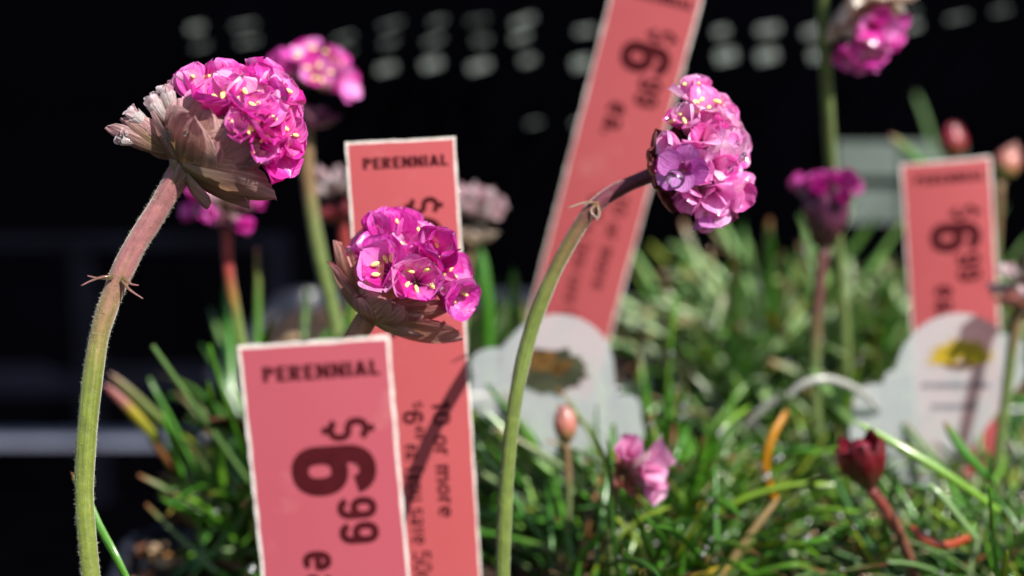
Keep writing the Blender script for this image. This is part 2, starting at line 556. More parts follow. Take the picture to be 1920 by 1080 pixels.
# ------------------------------------------------------------------ pots with soil
def rsq(half, rad, z, n=5):
    out = []
    for q in range(4):
        cx = (half - rad) * (1 if q in (0, 3) else -1)
        cy = (half - rad) * (1 if q in (0, 1) else -1)
        for i in range(n + 1):
            a = math.pi / 2 * (q + i / n)
            out.append((cx + rad * math.cos(a), cy + rad * math.sin(a), z))
    return out

def loft(rings, cap0=False, cap1=False):
    n = len(rings[0])
    V = [p for r in rings for p in r]
    F = []
    for i in range(len(rings) - 1):
        for k in range(n):
            k2 = (k + 1) % n
            F.append((i * n + k, i * n + k2, (i + 1) * n + k2, (i + 1) * n + k))
    if cap0:
        F.append(tuple(range(n))[::-1])
    if cap1:
        F.append(tuple((len(rings) - 1) * n + k for k in range(n)))
    return V, F

def pot(cx, cy, half, rz, zs, label, seed):
    """square nursery pot; soil surface at zs"""
    rg = random.Random(seed)
    hgt = zs + 10.2 + 0.55
    t = thing('nursery_pot', (cx, cy, -10.2), label, 'pot', 'black nursery pots')
    t.rotation_euler = (0, 0, rz)
    b = half * 0.8
    sd = lambda z: b + (half - b) * z / hgt
    rings = [rsq(b, 1.0, 0), rsq(sd(hgt - 1.2), 1.3, hgt - 1.2), rsq(sd(hgt - 1.2) + 0.18, 1.4, hgt - 1.15), rsq(half + 0.2, 1.5, hgt - 0.22),
             rsq(half + 0.17, 1.48, hgt - 0.06), rsq(half + 0.06, 1.42, hgt), rsq(half - 0.1, 1.35, hgt), rsq(half - 0.2, 1.3, hgt - 0.1), rsq(half - 0.3, 1.3, hgt - 1.6)]
    V, F = loft(rings, True)
    add('pot_wall', mesh('pot_wall', V, F, M_PLASTIC), t)
    # lumpy soil
    n = 30
    V, F, U = [], [], []
    h = half - 0.27
    zt = zs + 10.2
    for j in range(n + 1):
        for i in range(n + 1):
            x = (i / n * 2 - 1) * h
            y = (j / n * 2 - 1) * h
            k = max(abs(x), abs(y)) / h
            m = math.hypot(x, y)
            if m > h * 1.28:
                x *= h * 1.28 / m
                y *= h * 1.28 / m
            V.append((x, y, zt + rg.uniform(-0.12, 0.16) + 0.12 * (1 - k) - 0.2 * (k > 0.97)))
    for j in range(n):
        for i in range(n):
            a = j * (n + 1) + i
            F.append((a, a + 1, a + n + 2, a + n + 1))
    add('soil', mesh('soil', V, F, M_SOIL), t)
    chipm = []
    for v in range(4):
        Vc, Fc = ball((0, 0, 0), 0.28, 6, 4, 1, 0.6, 0.35)
        Vc = [np.array(p) * rg.uniform(0.7, 1.25) for p in Vc]
        chipm.append(mesh('bark_chip', Vc, Fc, M_BARK if v < 3 else M_BARKP, smooth=False))
    for i in range(44):
        x, y = rg.uniform(-h, h) * 0.96, rg.uniform(-h, h) * 0.96
        Mx = Matrix.Translation(Vector((x, y, zt + 0.12 + 0.1 * (1 - max(abs(x), abs(y)) / h))) * S) @ Matrix.Rotation(rg.uniform(0, 6.28), 4, 'Z') @ Matrix.Rotation(rg.uniform(-.6, .6), 4, 'X') @ Matrix.Scale(rg.uniform(.6, 1.3), 4)
        add('bark_chip', rg.choice(chipm), t, Mx)
    return t

potA = pot(-1.7, 32.0, 7.4, R(6), 0.0, 'black square pot holding the front middle clump and front price tag', 1)
rgk = random.Random(19)
for i in range(16):
    Vc, Fc = ball((0, 0, 0), 0.26, 6, 4, 1, 0.7, 0.5)
    Vc = [np.array(p) * rgk.uniform(0.7, 1.25) for p in Vc]
    q = Vector((-6.75 + rgk.uniform(-.2, .45), 1.0 + i * 0.36, 10.3 + rgk.uniform(0, .5))) * S
    add('bark_chip', mesh('bark_chip', Vc, Fc, (M_BARKP, M_BARK, M_BARKD)[i % 3], smooth=False), potA,
        Matrix.Translation(q) @ Matrix.Rotation(i * 1.3, 4, 'Z') @ Matrix.Rotation(rgk.uniform(-.8, .8), 4, 'X') @ Matrix.Scale(rgk.uniform(.6, 1.15), 4))
potB = pot(13.0, 37.4, 6.2, R(-4), 0.0, 'black square pot under the right front clump with maroon bud', 2)
potC = pot(10.2, 50.4, 6.2, R(3), 1.5, 'black square pot under the grey-green clump at right rear', 3)
potD = pot(-2.2, 48.8, 6.3, R(-3), 2.7, 'black square pot with glossy rounded rim behind the middle flowers', 4)
potE = pot(-14.4, 24.2, 5.4, R(3), 0.0, 'black square pot at lower left rooting the tall left flower', 5)

# ------------------------------------------------------------------ leaf meshes
def leaf_geo(L, wd, bend, twist, rg, nseg=9):
    """blade along +z bending to +x; channelled cross-section, thickness from a closed back"""
    V, F, U = [], [], []
    p = np.array((0.0, 0, 0))
    ang = 0.0
    for i in range(nseg + 1):
        s = i / nseg
        wv = wd * (0.75 + 0.35 * math.sin(min(1, s * 1.4) * math.pi * 0.6)) * (1 if s < 0.72 else math.sqrt(max(0.0, 1 - ((s - 0.72) / 0.28) ** 2)) * 0.97 + 0.03)
        t = np.array((math.sin(ang), 0, math.cos(ang)))
        nrm = np.array((-math.cos(ang), 0, math.sin(ang)))
        tw = twist * s
        side = np.array((0, 1.0, 0)) * math.cos(tw) + nrm * math.sin(tw)
        nr = np.cross(t, side)
        th = wd * 0.22 * (1 - 0.6 * s)
        for (a, hgt) in ((-1, 0.10), (0, -0.16), (1, 0.10), (0, -1)):
            if hgt == -1:
                V.append(p + nr * (wd * 0.16 + th) * 1.0)
            else:
                V.append(p + side * a * wv * 0.5 - nr * hgt * wd)
            U.append((0.5 + a * 0.5, s))
        p = p + t * L / nseg
        ang += bend / nseg * (0.5 + s)
    for i in range(nseg):
        a, b = i * 4, (i + 1) * 4
        F += [(a, a + 1, b + 1, b), (a + 1, a + 2, b + 2, b + 1), (a + 2, a + 3, b + 3, b + 2), (a + 3, a, b, b + 3)]
    return V, F, U

def leaf_variants(mt, seed, n=18, L=(2.7, 5.0), wd=(0.12, 0.21)):
    rg = random.Random(seed)
    out = []
    for i in range(n):
        V, F, U = leaf_geo(rg.uniform(*L), rg.uniform(*wd), rg.uniform(-0.2, 1.5), rg.uniform(-1.6, 1.6), rg)
        out.append((V, F, U, mesh('leaf', V, F, mt, uv=U), 3 if mt is M_LEAFS else 1 if mt is M_LEAFG else 2 if mt is M_DRY else 0))
    return out

LV = leaf_variants(M_LEAF, 11)
LG = leaf_variants(M_LEAFG, 12)
LS = leaf_variants(M_LEAFS, 15, wd=(0.22, 0.34))
LDRY = leaf_variants(M_DRY, 13, 8, (2.0, 3.8), (0.18, 0.30))
LYEL = leaf_variants(M_YELLOW, 14, 3)

def tussock(cx, cy, zs, rad, label, seed, n_obj=240, n_stuff=260, grey=0.15, dry=0.08, hs=1.0, keep=None, name='thrift_clump', crowns=None, silver_sheen=False):
    rg = random.Random(seed)
    t = thing(name, (cx, cy, zs), label, 'plant', 'potted thrift clumps')
    jobs = []
    crowns = crowns or [(0, 0, 1.0, 1.0)]
    tries = 0
    while len(jobs) < n_obj + n_stuff and tries < 20000:
        tries += 1
        cxx, cyy, cr, ch = rg.choice(crowns)
        r = rad * cr * math.sqrt(rg.random())
        a = rg.uniform(0, 2 * math.pi)
        x, y = cxx + r * math.cos(a), cyy + r * math.sin(a)
        out = math.atan2(y - cyy, x - cxx) + rg.gauss(0, 1.3)
        tilt = min(1.45, abs(rg.gauss(0.35 + 0.75 * r / (rad * cr), 0.28)))
        sc_ = hs * ch * rg.uniform(0.7, 1.12)
        k = rg.random()
        if k < dry:
            v = rg.choice(LDRY); tilt = min(1.5, tilt + 0.3)
        elif k < dry + 0.02:
            v = rg.choice(LYEL)
        elif k < dry + 0.02 + grey:
            v = rg.choice(LS if silver_sheen else LG)
        else:
            v = rg.choice(LV)
        Mx = Matrix.Translation(Vector((x, y, 0.1 + 0.35 * (1 - r / rad / cr))) * S) @ Matrix.Rotation(out, 4, 'Z') @ Matrix.Rotation(tilt, 4, 'Y') @ Matrix.Scale(sc_, 4)
        tip = Mx @ (Vector(v[0][-4]) * S) / S
        if keep and not (keep(cx + x, cy + y) and keep(cx + tip.x, cy + tip.y)):
            continue
        # near leaves and tall leaves show largest
        score = -(y + cy) * 0.12 + sc_ * 1.5 - tilt * 0.4 + rg.uniform(0, 1)
        jobs.append((score, v, Mx))
    jobs.sort(key=lambda j: -j[0])
    for s_, v, Mx in jobs[:n_obj]:
        add('leaf', v[3], t, Mx)
    V, F, U, fm = [], [], [], []
    for s_, v, Mx in jobs[n_obj:]:
        o = len(V)
        A = np.array(Mx)
        P = np.array(v[0]) * S
        P = (P @ A[:3, :3].T + A[:3, 3]) / S
        V += list(P)
        F += [tuple(i + o for i in f) for f in v[1]]
        U += v[2]
        slot = v[4]
        fm += [slot] * len(v[1])
    add('foliage', mesh('foliage', V, F, [M_LEAF, M_LEAFG, M_DRY, M_LEAFS], uv=U, fm=fm), t, kind='stuff')
    return t

tag_gap = lambda x, y: not (-5.2 < x < 0.8 and y < 36.0) and x > -9.6 + (40 - y) * 0.12 and not (x < -6.0 and y < 34.5)
clA = tussock(-1.7, 36.6, 0.0, 4.6, 'bright green grassy clump around the two front price tags', 21, 300, 760, 0.18, 0.15, keep=tag_gap,
              crowns=[(-5.0, 0.4, .40, 1.3), (-5.2, 1.6, .38, 1.55), (-3.6, 1.6, .40, 1.55), (4.0, -1.4, .50, 1.0), (5.4, 0.6, .5, 1.15), (3.6, 1.2, .5, 1.1), (6.0, 1.8, .4, 1.2), (3.2, -3.2, .4, .9), (5.6, -2.6, .4, .85)])
clB = tussock(13.2, 38.0, 0.0, 5.6, 'wet green grassy clump at right front with maroon bud', 22, 300, 760, 0.28, 0.17, hs=0.86,
              crowns=[(-3.6, -1.6, .5, .95), (-0.6, -2.6, .5, 1.05), (-4.0, 1.8, .45, .95), (-4.6, 4.2, .4, 1.15), (0.6, 0.8, .55, 1.0), (-1.6, -4.2, .45, 1.0), (2.2, -2.0, .5, 1.0)])
clC = tussock(9.2, 48.2, 1.5, 5.0, 'grey-green shining clump at right rear behind the pale labels', 23, 300, 220, 0.7, 0.06, hs=1.15, silver_sheen=True,
              crowns=[(-1.8, 0, .5, 1.05), (1.4, -0.8, .5, 1.0), (0.6, 2.2, .5, 1.05), (-2.8, -2.4, .4, .7), (4.0, 1.0, .45, 1)])
clD = tussock(-1.6, 46.0, 2.7, 2.2, 'dark green clump behind the tags in the rim-edged pot', 24, 110, 110, 0.15, 0.05, hs=0.6)
clE = tussock(-14.4, 23.6, 0.0, 2.6, 'small clump at the foot of the tall left flower', 25, 50, 30, 0.1, 0.05, hs=0.55)

def blade(pts, wd, mt, label, name='leaf', cat='leaf', dome=0.0, group=None):
    """single blade or ribbon laid along explicit world points"""
    P = spline(pts, 16)
    base = P[0]
    V, F, U = [], [], []
    N = len(P)
    for i, p in enumerate(P):
        t = P[min(i + 1, N - 1)] - P[max(i - 1, 0)]
        t /= np.linalg.norm(t)
        side = np.cross(t, -FWD)
        if np.linalg.norm(side) < 0.2:
            side = np.cross(t, UPV)
        side /= np.linalg.norm(side)
        nr = np.cross(side, t)
        s = i / (N - 1)
        wv = wd * (0.8 + 0.2 * math.sin(s * math.pi)) * (1 if s < 0.75 else math.sqrt(max(0, 1 - ((s - .75) / .25) ** 2)) * .95 + .05)
        for a, hgt in ((-1, 0.0), (0, -0.2), (1, 0.0), (0, -0.45)):
            V.append(p - base + side * a * wv / 2 + nr * hgt * wd)
            U.append((0.5 + a / 2, s))
    for i in range(N - 1):
        a, b = i * 4, (i + 1) * 4
        F += [(a, a + 1, b + 1, b), (a + 1, a + 2, b + 2, b + 1), (a + 2, a + 3, b + 3, b + 2), (a + 3, a, b, b + 3)]
    o = add(name, mesh(name, V, F, mt, uv=U), None, loc(base), label=label, category=cat)
    if group:
        o['group'] = group
    return o

# individual leaves one can point to
blade([at(1455, 940, 37.85), at(1435, 880, 37.39), at(1448, 820, 37.16), at(1478, 765, 37.39)], 0.2, M_ORANGE, 'bright orange dead leaf hanging between the two front clumps', 'dead_leaf')
blade([at(1478, 742, 39.33), at(1510, 718, 39.22), at(1560, 712, 39.33), at(1620, 738, 39.79), at(1650, 775, 40.36)], 0.2, M_PALELEAF, 'bleached white arched leaf left of the right plant label', 'dead_leaf')
blade([at(1400, 800, 40.13), at(1425, 772, 39.90), at(1462, 742, 39.67)], 0.22, M_PALELEAF, 'short bleached leaf stub left of the white arched leaf', 'dead_leaf')
blade([at(1825, 1005, 34.88), at(1775, 1022, 34.43), at(1735, 1010, 34.43), at(1706, 985, 34.66)], 0.2, M_REDLEAF, 'red and orange dead leaf low in the right clump', 'dead_leaf')
blade([at(245, 1100, 30.0), at(215, 1040, 30.0), at(185, 985, 30.2), at(160, 930, 30.4), at(132, 885, 30.6)], 0.17, M_LEAF, 'thin green leaf crossing behind the left stem at the bottom', 'grass_leaf')
blade([at(370, 985, 39.90), at(315, 860, 38.99), at(255, 780, 38.53), at(195, 720, 38.30)], 0.28, M_PINKTIP, 'pink-tipped leaf leaning left out of the front clump', 'grass_leaf')
blade([at(400, 975, 41.04), at(335, 830, 39.90), at(265, 755, 39.44), at(205, 700, 39.22)], 0.26, M_PINKTIP2, 'grey-green leaf just above the pink-tipped leaning leaf', 'grass_leaf')
blade([at(915, 720, 44), at(915, 600, 43.6), at(908, 530, 43.4), at(900, 462, 43.4)], 0.36, M_LEAF, 'upright bright green leaf right of the second price tag', 'grass_leaf')
blade([at(968, 690, 45), at(966, 600, 44.6), at(962, 500, 44.4)], 0.3, M_LEAF, 'shorter upright green leaf beside the tallest upright leaf', 'grass_leaf')
blade([at(1790, 400, 46), at(1740, 320, 45.6), at(1668, 252, 45.4)], 0.34, M_LEAF, 'green leaf tip pointing up-left behind the right price tag', 'grass_leaf')
blade([at(1760, 330, 60), at(1740, 240, 60), at(1716, 172, 60)], 0.2, M_LEAFG, 'thin dark blade rising behind the right price tag', 'grass_leaf')
blade([at(1875, 960, 35.34), at(1790, 900, 35.11), at(1700, 845, 35.11), at(1600, 788, 35.34)], 0.2, M_LEAF, 'long yellow-green leaf pointing left in front of right label', 'grass_leaf')
blade([at(1860, 900, 36.71), at(1810, 850, 36.48), at(1770, 790, 36.48)], 0.24, M_LEAF, 'leaf rising left above the long yellow-green leaf', 'grass_leaf')
blade([at(1830, 1010, 33.97), at(1790, 960, 33.86), at(1760, 925, 33.86), at(1738, 905, 33.97)], 0.16, M_LEAFG, 'pale pink-tipped leaf right of the maroon bud', 'grass_leaf')
blade([at(1600, 800, 40.47), at(1560, 752, 39.90), at(1520, 690, 39.67)], 0.32, M_LEAFG, 'broad grey-green leaf crossing the bleached arched leaf', 'grass_leaf')

# ------------------------------------------------------------------ price tags
def arc(cx, cy, rx, ry, a0, a1, n=22):
    """superellipse arc, degrees, counter-clockwise when a1 > a0"""
    out = []
    for i in range(n + 1):
        a = R(a0 + (a1 - a0) * i / n)
        c, q = math.cos(a), math.sin(a)
        e = 2 / 2.35
        out.append((cx + rx * math.copysign(abs(c) ** e, c), cy + ry * math.copysign(abs(q) ** e, q)))
    return out

def glyph(ch, t):
    """centre-line strokes of one character, cap height 1; returns strokes, advance"""
    h = t / 2
    X = 0.70                                       # x-height
    w = 0.56
    if ch in '69':
        cx = w / 2
        st = [arc(cx, .335, cx - h, .335 - h, 0, 360, 40), [(h, .335), (h, .62)] + arc(cx, .66, cx - h, .34 - h, 180, 18)]
        if ch == '9':
            st = [[(w - x, 1 - y) for x, y in p] for p in st]
        return st, w
    if ch in '$s':
        k = 1.0 if ch == '$' else X
        ww = w if ch == '$' else .42
        cx, ry = ww / 2, (k - t) / 4
        top = arc(cx, k - h - ry, cx - h, ry, 22, 270)
        bot = arc(cx, h + ry, cx - h, ry, 90, -158)
        st = [top + bot[1:]]
        if ch == '$':
            st += [[(cx, .985), (cx, 1.13)], [(cx, -.13), (cx, .015)]]
        return st, ww
    if ch == '0':
        return [arc(w / 2, .5, w / 2 - h, .5 - h, 0, 360, 40)], w
    if ch == '1':
        return [[(.26, 0), (.26, 1)], [(.03, .78), (.16, .83), (.22, .93)]], .40
    if ch == '4':
        return [[(.40, 0), (.40, 1)], [(.38, .95), (.05, .30), (.05, .27), (.55, .27)]], .56
    if ch == '5':
        return [[(.48, 1 - h), (.10, 1 - h), (.08, .52)], [(.08, .53)] + arc(.27, .33, .29 - h, .33 - h, 120, -150)], .56
    if ch == 'e':
        return [[(h, X / 2 + .02), (.46, X / 2 + .02)], arc(.24, X / 2, .24 - h, X / 2 - h, 4, 318, 34)], .48
    if ch == 'a':
        return [arc(.20, .20, .20 - h, .20 - h, 0, 360, 30), [(.44 - h, 0), (.44 - h, X * .62)] + arc(.23, X * .66, .21 - h, X * .34 - h, 0, 165)], .46
    if ch == 'o':
        return [arc(.24, X / 2, .24 - h, X / 2 - h, 0, 360, 34)], .48
    if ch == 'c' or ch == '\u00a2':
        st = [arc(.22, X / 2, .22 - h, X / 2 - h, 42, 318, 30)]
        if ch != 'c':
            st += [[(.22, X - .02), (.22, X + .14)], [(.22, -.14), (.22, .02)]]
        return st, .44
    if ch == 'r':
        return [[(h, 0), (h, X)], [(h, X * .6), (.10, X * .82), (.18, X - h), (.29, X - h)]], .30
    if ch == 'm':
        return [[(h, 0), (h, X)], arc(.2, X * .66, .2 - h, X * .34 - h, 180, 0) + [(.4 - h, 0)], arc(.52, X * .66, .2 - h, X * .34 - h, 180, 0) + [(.72 - h, 0)]], .72
    if ch == 'u':
        return [[(h, X), (h, X * .34)] + arc(.22, X * .34, .22 - h, X * .34 - h, 180, 360) + [(.44 - h, X)], [(.44 - h, X * .4), (.44 - h, 0)]], .44
    if ch == 'v':
        return [[(h, X), (.21, h * .4), (.42 - h, X)]], .42
    if ch == 'y':
        return [[(h, X), (.21, h * .4)], [(.42 - h, X), (.20, -.06), (.12, -.2), (.02, -.22)]], .42
    if ch == '(':
        return [arc(.30, .40, .26, .62, 120, 240)], .22
    if ch == ')':
        return [arc(-.08, .40, .26, .62, 60, -60)], .22
    if ch == '.':
        return [[(0, t * .55), (t * 1.1, t * .55)]], t * 1.1
    if ch == 'P':
        return [[(h, 0), (h, 1)], [(h, 1 - h), (.24, 1 - h)] + arc(.24, .72, .26 - h, .28 - h, 90, -90, 14) + [(h, .44 + h)]], .50
    if ch == 'R':
        return [[(h, 0), (h, 1)], [(h, 1 - h), (.26, 1 - h)] + arc(.26, .73, .26 - h, .27 - h, 90, -90, 14) + [(h, .46 + h)], [(.27, .48), (.52 - h, 0)]], .54
    if ch == 'E':
        return [[(h, 0), (h, 1)], [(h, 1 - h), (.44, 1 - h)], [(h, .51), (.40, .51)], [(h, h), (.45, h)]], .45
    if ch == 'N':
        return [[(h, 0), (h, 1)], [(.56 - h, 0), (.56 - h, 1)], [(h, .97), (.56 - h, .03)]], .56
    if ch == 'I':
        return [[(h, 0), (h, 1)]], t
    if ch == 'A':
        return [[(h * .9, 0), (.29, .985)], [(.58 - h * .9, 0), (.29, .985)], [(.14, .25), (.44, .25)]], .58
    if ch == 'L':
        return [[(h, 0), (h, 1)], [(h, h), (.43, h)]], .43
    return [], .24

def ribbon(P, t, z):
    P = [np.array(p, float) for p in P]
    Q = [P[0]]
    for p in P[1:]:
        if np.linalg.norm(p - Q[-1]) > 1e-4:
            Q.append(p)
    closed = np.linalg.norm(Q[0] - Q[-1]) < 1e-3
    if closed:
        Q = Q[:-1]
    n = len(Q)
    V, F = [], []
    for i, p in enumerate(Q):
        a = Q[(i - 1) % n] if (closed or i > 0) else p
        b = Q[(i + 1) % n] if (closed or i < n - 1) else p
        d1 = p - a
        d2 = b - p
        l1, l2 = np.linalg.norm(d1), np.linalg.norm(d2)
        d = (d1 / l1 if l1 else 0) + (d2 / l2 if l2 else 0)
        d = d / np.linalg.norm(d)
        nrm = np.array((-d[1], d[0]))
        m = 1.0
        if l1 and l2:
            m = 1 / max(0.45, abs((d1 / l1).dot(d)))
        V += [(*(p + nrm * t / 2 * m), z), (*(p - nrm * t / 2 * m), z)]
    for i in range(n if closed else n - 1):
        j = (i + 1) % n
        F.append((2 * i, 2 * i + 1, 2 * j + 1, 2 * j))
    return V, F

_tc = {}
def text_norm(body, t):
    k = (body, t)
    if k not in _tc:
        V, F = [], []
        x = 0.0
        for ch in body:
            st, adv = glyph(ch, t)
            for q, p in enumerate(st):
                v, f = ribbon([(x + a, b) for a, b in p], t, q * 0.0006)
                o = len(V)
                V += v
                F += [tuple(i + o for i in g) for g in f]
            x += adv + 0.075
        V = np.array(V)
        mn, mx = V[:, :2].min(0), V[:, :2].max(0)
        V[:, :2] = (V[:, :2] - mn) / (mx - mn)
        _tc[k] = (V, F)
    return _tc[k]

# layout in units of 1/285 tag width; (text, u0, u1, v0, v1, turned, weight)
LAYOUT = [('PERENNIAL', 42, 263, 43, 74, False, 0.20),
          ('$', 143, 243, 152, 197, True, 0.17), ('6', 78, 240, 204, 303, True, 0.205), ('99', 158, 234, 309, 403, True, 0.19),
          ('ea.', 82, 138, 412, 522, True, 0.17),
          ('10 or more', 180, 228, 700, 1030, True, 0.15),
          ('$', 128, 156, 700, 722, True, 0.15), ('6', 100, 156, 726, 762, True, 0.18), ('49', 130, 156, 766, 804, True, 0.16),
          ('ea.', 100, 132, 818, 866, True, 0.15), ('(you save 50\u00a2)', 88, 152, 884, 1230, True, 0.13)]
TW = 2.32
UNIT = TW / 285

def price_tag(px, py, d, lean, label, seed, face=M_CORAL, yaw=0.0, length=1310, tip=0.0, skip=()):
    """px,py top centre in the picture, lean = in-plane turn (radians, + = bottom goes right)"""
    rg = random.Random(seed)
    top = at(px, py, d)
    down = np.array((math.sin(lean), tip, -math.cos(lean)))
    down /= np.linalg.norm(down)
    Ln = length * UNIT
    base = top + down * Ln
    t = thing('price_tag', base, label, 'price tag', 'coral perennial price tags')
    u = np.array((math.cos(lean), 0, math.sin(lean)))
    M3 = Matrix.Rotation(yaw, 3, Vector(down))
    u = np.array(M3 @ Vector(u))
    bow = rg.uniform(0.05, 0.12) * rg.choice((-1, 1))
    nrm = np.cross(u, down)            # away from the viewer or towards: fix below
    if nrm[1] > 0:
        nrm = -nrm
    def P(uu, vv, h):
        return top - base + u * (uu - 142.5) * UNIT + down * vv * UNIT + nrm * (h + bow * ((vv / length - .5) ** 2 * 4 - 1) + 0.5 * bow * ((uu - 142.5) / 142.5) ** 2)
    # card outline with slightly rough cut edge
    def outline(ins, rough, n_long=60, n_short=16):
        pts = []
        def jit():
            return rg.uniform(-rough, rough)
        for i in range(n_short):
            pts.append((ins + (285 - 2 * ins) * i / n_short, ins + jit()))
        for i in range(n_long):
            pts.append((285 - ins + jit(), ins + (length - 2 * ins) * i / n_long))
        for i in range(n_short):
            pts.append((285 - ins - (285 - 2 * ins) * i / n_short, length - ins + jit()))
        for i in range(n_long):
            pts.append((ins + jit(), length - ins - (length - 2 * ins) * i / n_long))
        return pts
    o1 = outline(0, 1.3)
    n = len(o1)
    V = [P(a, b, -0.03) for a, b in o1] + [P(a, b, 0.0) for a, b in o1]
    F = [tuple(range(n)), tuple(range(2 * n - 1, n - 1, -1))] + [(i, (i + 1) % n, n + (i + 1) % n, n + i) for i in range(n)]
    add('card', mesh('card', V, F, M_PAPER, smooth=False), t)
    nl, nsh = 60, 16
    nu, nv = 8, 40
    V, F = [], []
    for b in range(nv + 1):
        for a in range(nu + 1):
            edge_u = rg.uniform(-1.1, 1.1) if a in (0, nu) else 0
            edge_v = rg.uniform(-1.1, 1.1) if b in (0, nv) else 0
            V.append(P(6 + 273 * a / nu + edge_u, 6 + (length - 12) * b / nv + edge_v, 0.004))
    for b in range(nv):
        for a in range(nu):
            q = b * (nu + 1) + a
            F.append((q, q + 1, q + nu + 2, q + nu + 1))
    add('printed_face', mesh('printed_face', V, F, face), t)
    for (body, u0, u1, v0, v1, turned, wgt) in LAYOUT:
        N, F = text_norm(body, wgt)
        if turned:       # reading downwards: text right = down, text up = right
            V = [P(u0 + (u1 - u0) * b, v0 + (v1 - v0) * a, 0.008 + z) for a, b, z in N]
        else:
            V = [P(u0 + (u1 - u0) * a, v1 - (v1 - v0) * b, 0.008 + z) for a, b, z in N]
        add('lettering', mesh('lettering', V, F, M_INK, smooth=False), t)
    return t

price_tag(586.5, 640, 24.0, R(4.0), 'pinkish front price tag, largest, with big dark $6.99', 31, M_CORALP)
price_tag(750, 262, 33.1, R(3.0), 'coral price tag directly behind the middle flower', 32, length=1600)
price_tag(1240, -40, 40.3, R(-13.6), 'strongly tilted coral price tag cut off by the top edge', 33, length=1420, tip=0.08, yaw=R(9))
price_tag(1773, 301, 41.5, R(6.6), 'coral price tag at far right with a pale plant label', 34, yaw=R(9))

# ------------------------------------------------------------------ plant labels
def label_mat(name, tr):
    k = NT(name)
    obj = k.n('TexCoord').outputs['Object']
    n = k.noise(60, 3, obj)
    c = k.ramp(n.outputs[0], [(0.3, (0.60, 0.64, 0.66)), (0.7, (0.68, 0.71, 0.73))])
    k.l(c, k.b.inputs['Base Color'])
    k.set(Roughness=0.35)
    tb = k.n('BsdfTransparent')
    mx = k.n('MixShader')
    mx.inputs[0].default_value = tr
    k.l(k.b.outputs[0], mx.inputs[1])
    k.l(tb.outputs[0], mx.inputs[2])
    k.l(mx.outputs[0], k.o.inputs[0])
    return k.m
M_LABEL = label_mat('frosted_label_plastic', 0.5)
M_PRYEL = simple('print_yellow', (0.55, 0.38, 0.02), 0.5, noise=(300, 0.3))
M_PRGRN = simple('print_dark_green', (0.05, 0.055, 0.03), 0.5, noise=(150, 0.6))
M_PRGREY = simple('print_slate', (0.12, 0.12, 0.16), 0.5)
M_PRORG = simple('print_orange', (0.16, 0.08, 0.02), 0.5, noise=(200, 0.5))

def plant_label(top_px, top_py, d, prof, label, picture, lean=0.0, length=9.0):
    """prof: list of (x, y) in cm from the top point, y down; outline of the head, then a stake"""
    top = at(top_px, top_py, d)
    down = np.array((math.sin(lean), 0.10, -math.cos(lean)))
    down /= np.linalg.norm(down)
    u = np.array((math.cos(lean), 0, math.sin(lean)))
    nrm = np.cross(u, down)
    if nrm[1] > 0:
        nrm = -nrm
    base = top + down * length
    t = thing('plant_label', base, label, 'plant label', 'pale plant labels')
    P = lambda x, y, h: top - base + u * x + down * y + nrm * h
    n = len(prof)
    V = [P(x, y, -0.025) for x, y in prof] + [P(x, y, 0.025) for x, y in prof]
    F = [tuple(range(n)), tuple(range(2 * n - 1, n - 1, -1))] + [(i, (i + 1) % n, n + (i + 1) % n, n + i) for i in range(n)]
    add('label_plate', mesh('label_plate', V, F, M_LABEL, smooth=False), t)
    picture(t, P)
    return t

def lobed(head_r, cx_l, w_l, y_l, w_r, y_r, length):
    pts = []
    for i in range(25):                    # round head from right to left over the top
        a = math.pi * i / 24
        pts.append((head_r * math.cos(a), head_r - head_r * math.sin(a)))
    def lobe(x0, y0, x1, y1, n, bulge):
        out = []
        for i in range(1, n + 1):
            f = i / n
            a = math.pi * f
            nx, ny = (y1 - y0), -(x1 - x0)
            out.append((x0 + (x1 - x0) * f + bulge * nx * math.sin(a), y0 + (y1 - y0) * f + bulge * ny * math.sin(a)))
        return out
    pts += lobe(-head_r, head_r, -w_l * .72, y_l, 5, -0.25)
    pts += lobe(-w_l * .72, y_l, -w_l, y_l + 0.8, 5, -0.35)
    pts += lobe(-w_l, y_l + 0.8, -w_l * .82, y_l + 1.9, 5, -0.25)
    pts += [(-0.5, y_l + 3.2), (-0.35, length), (0.35, length), (0.5, y_r + 3.2)]
    pts += lobe(w_r * .85, y_r + 1.5, w_r, y_r + 0.6, 5, -0.25)
    pts += lobe(w_r, y_r + 0.6, w_r * .7, y_r, 5, -0.35)
    return pts[::-1]

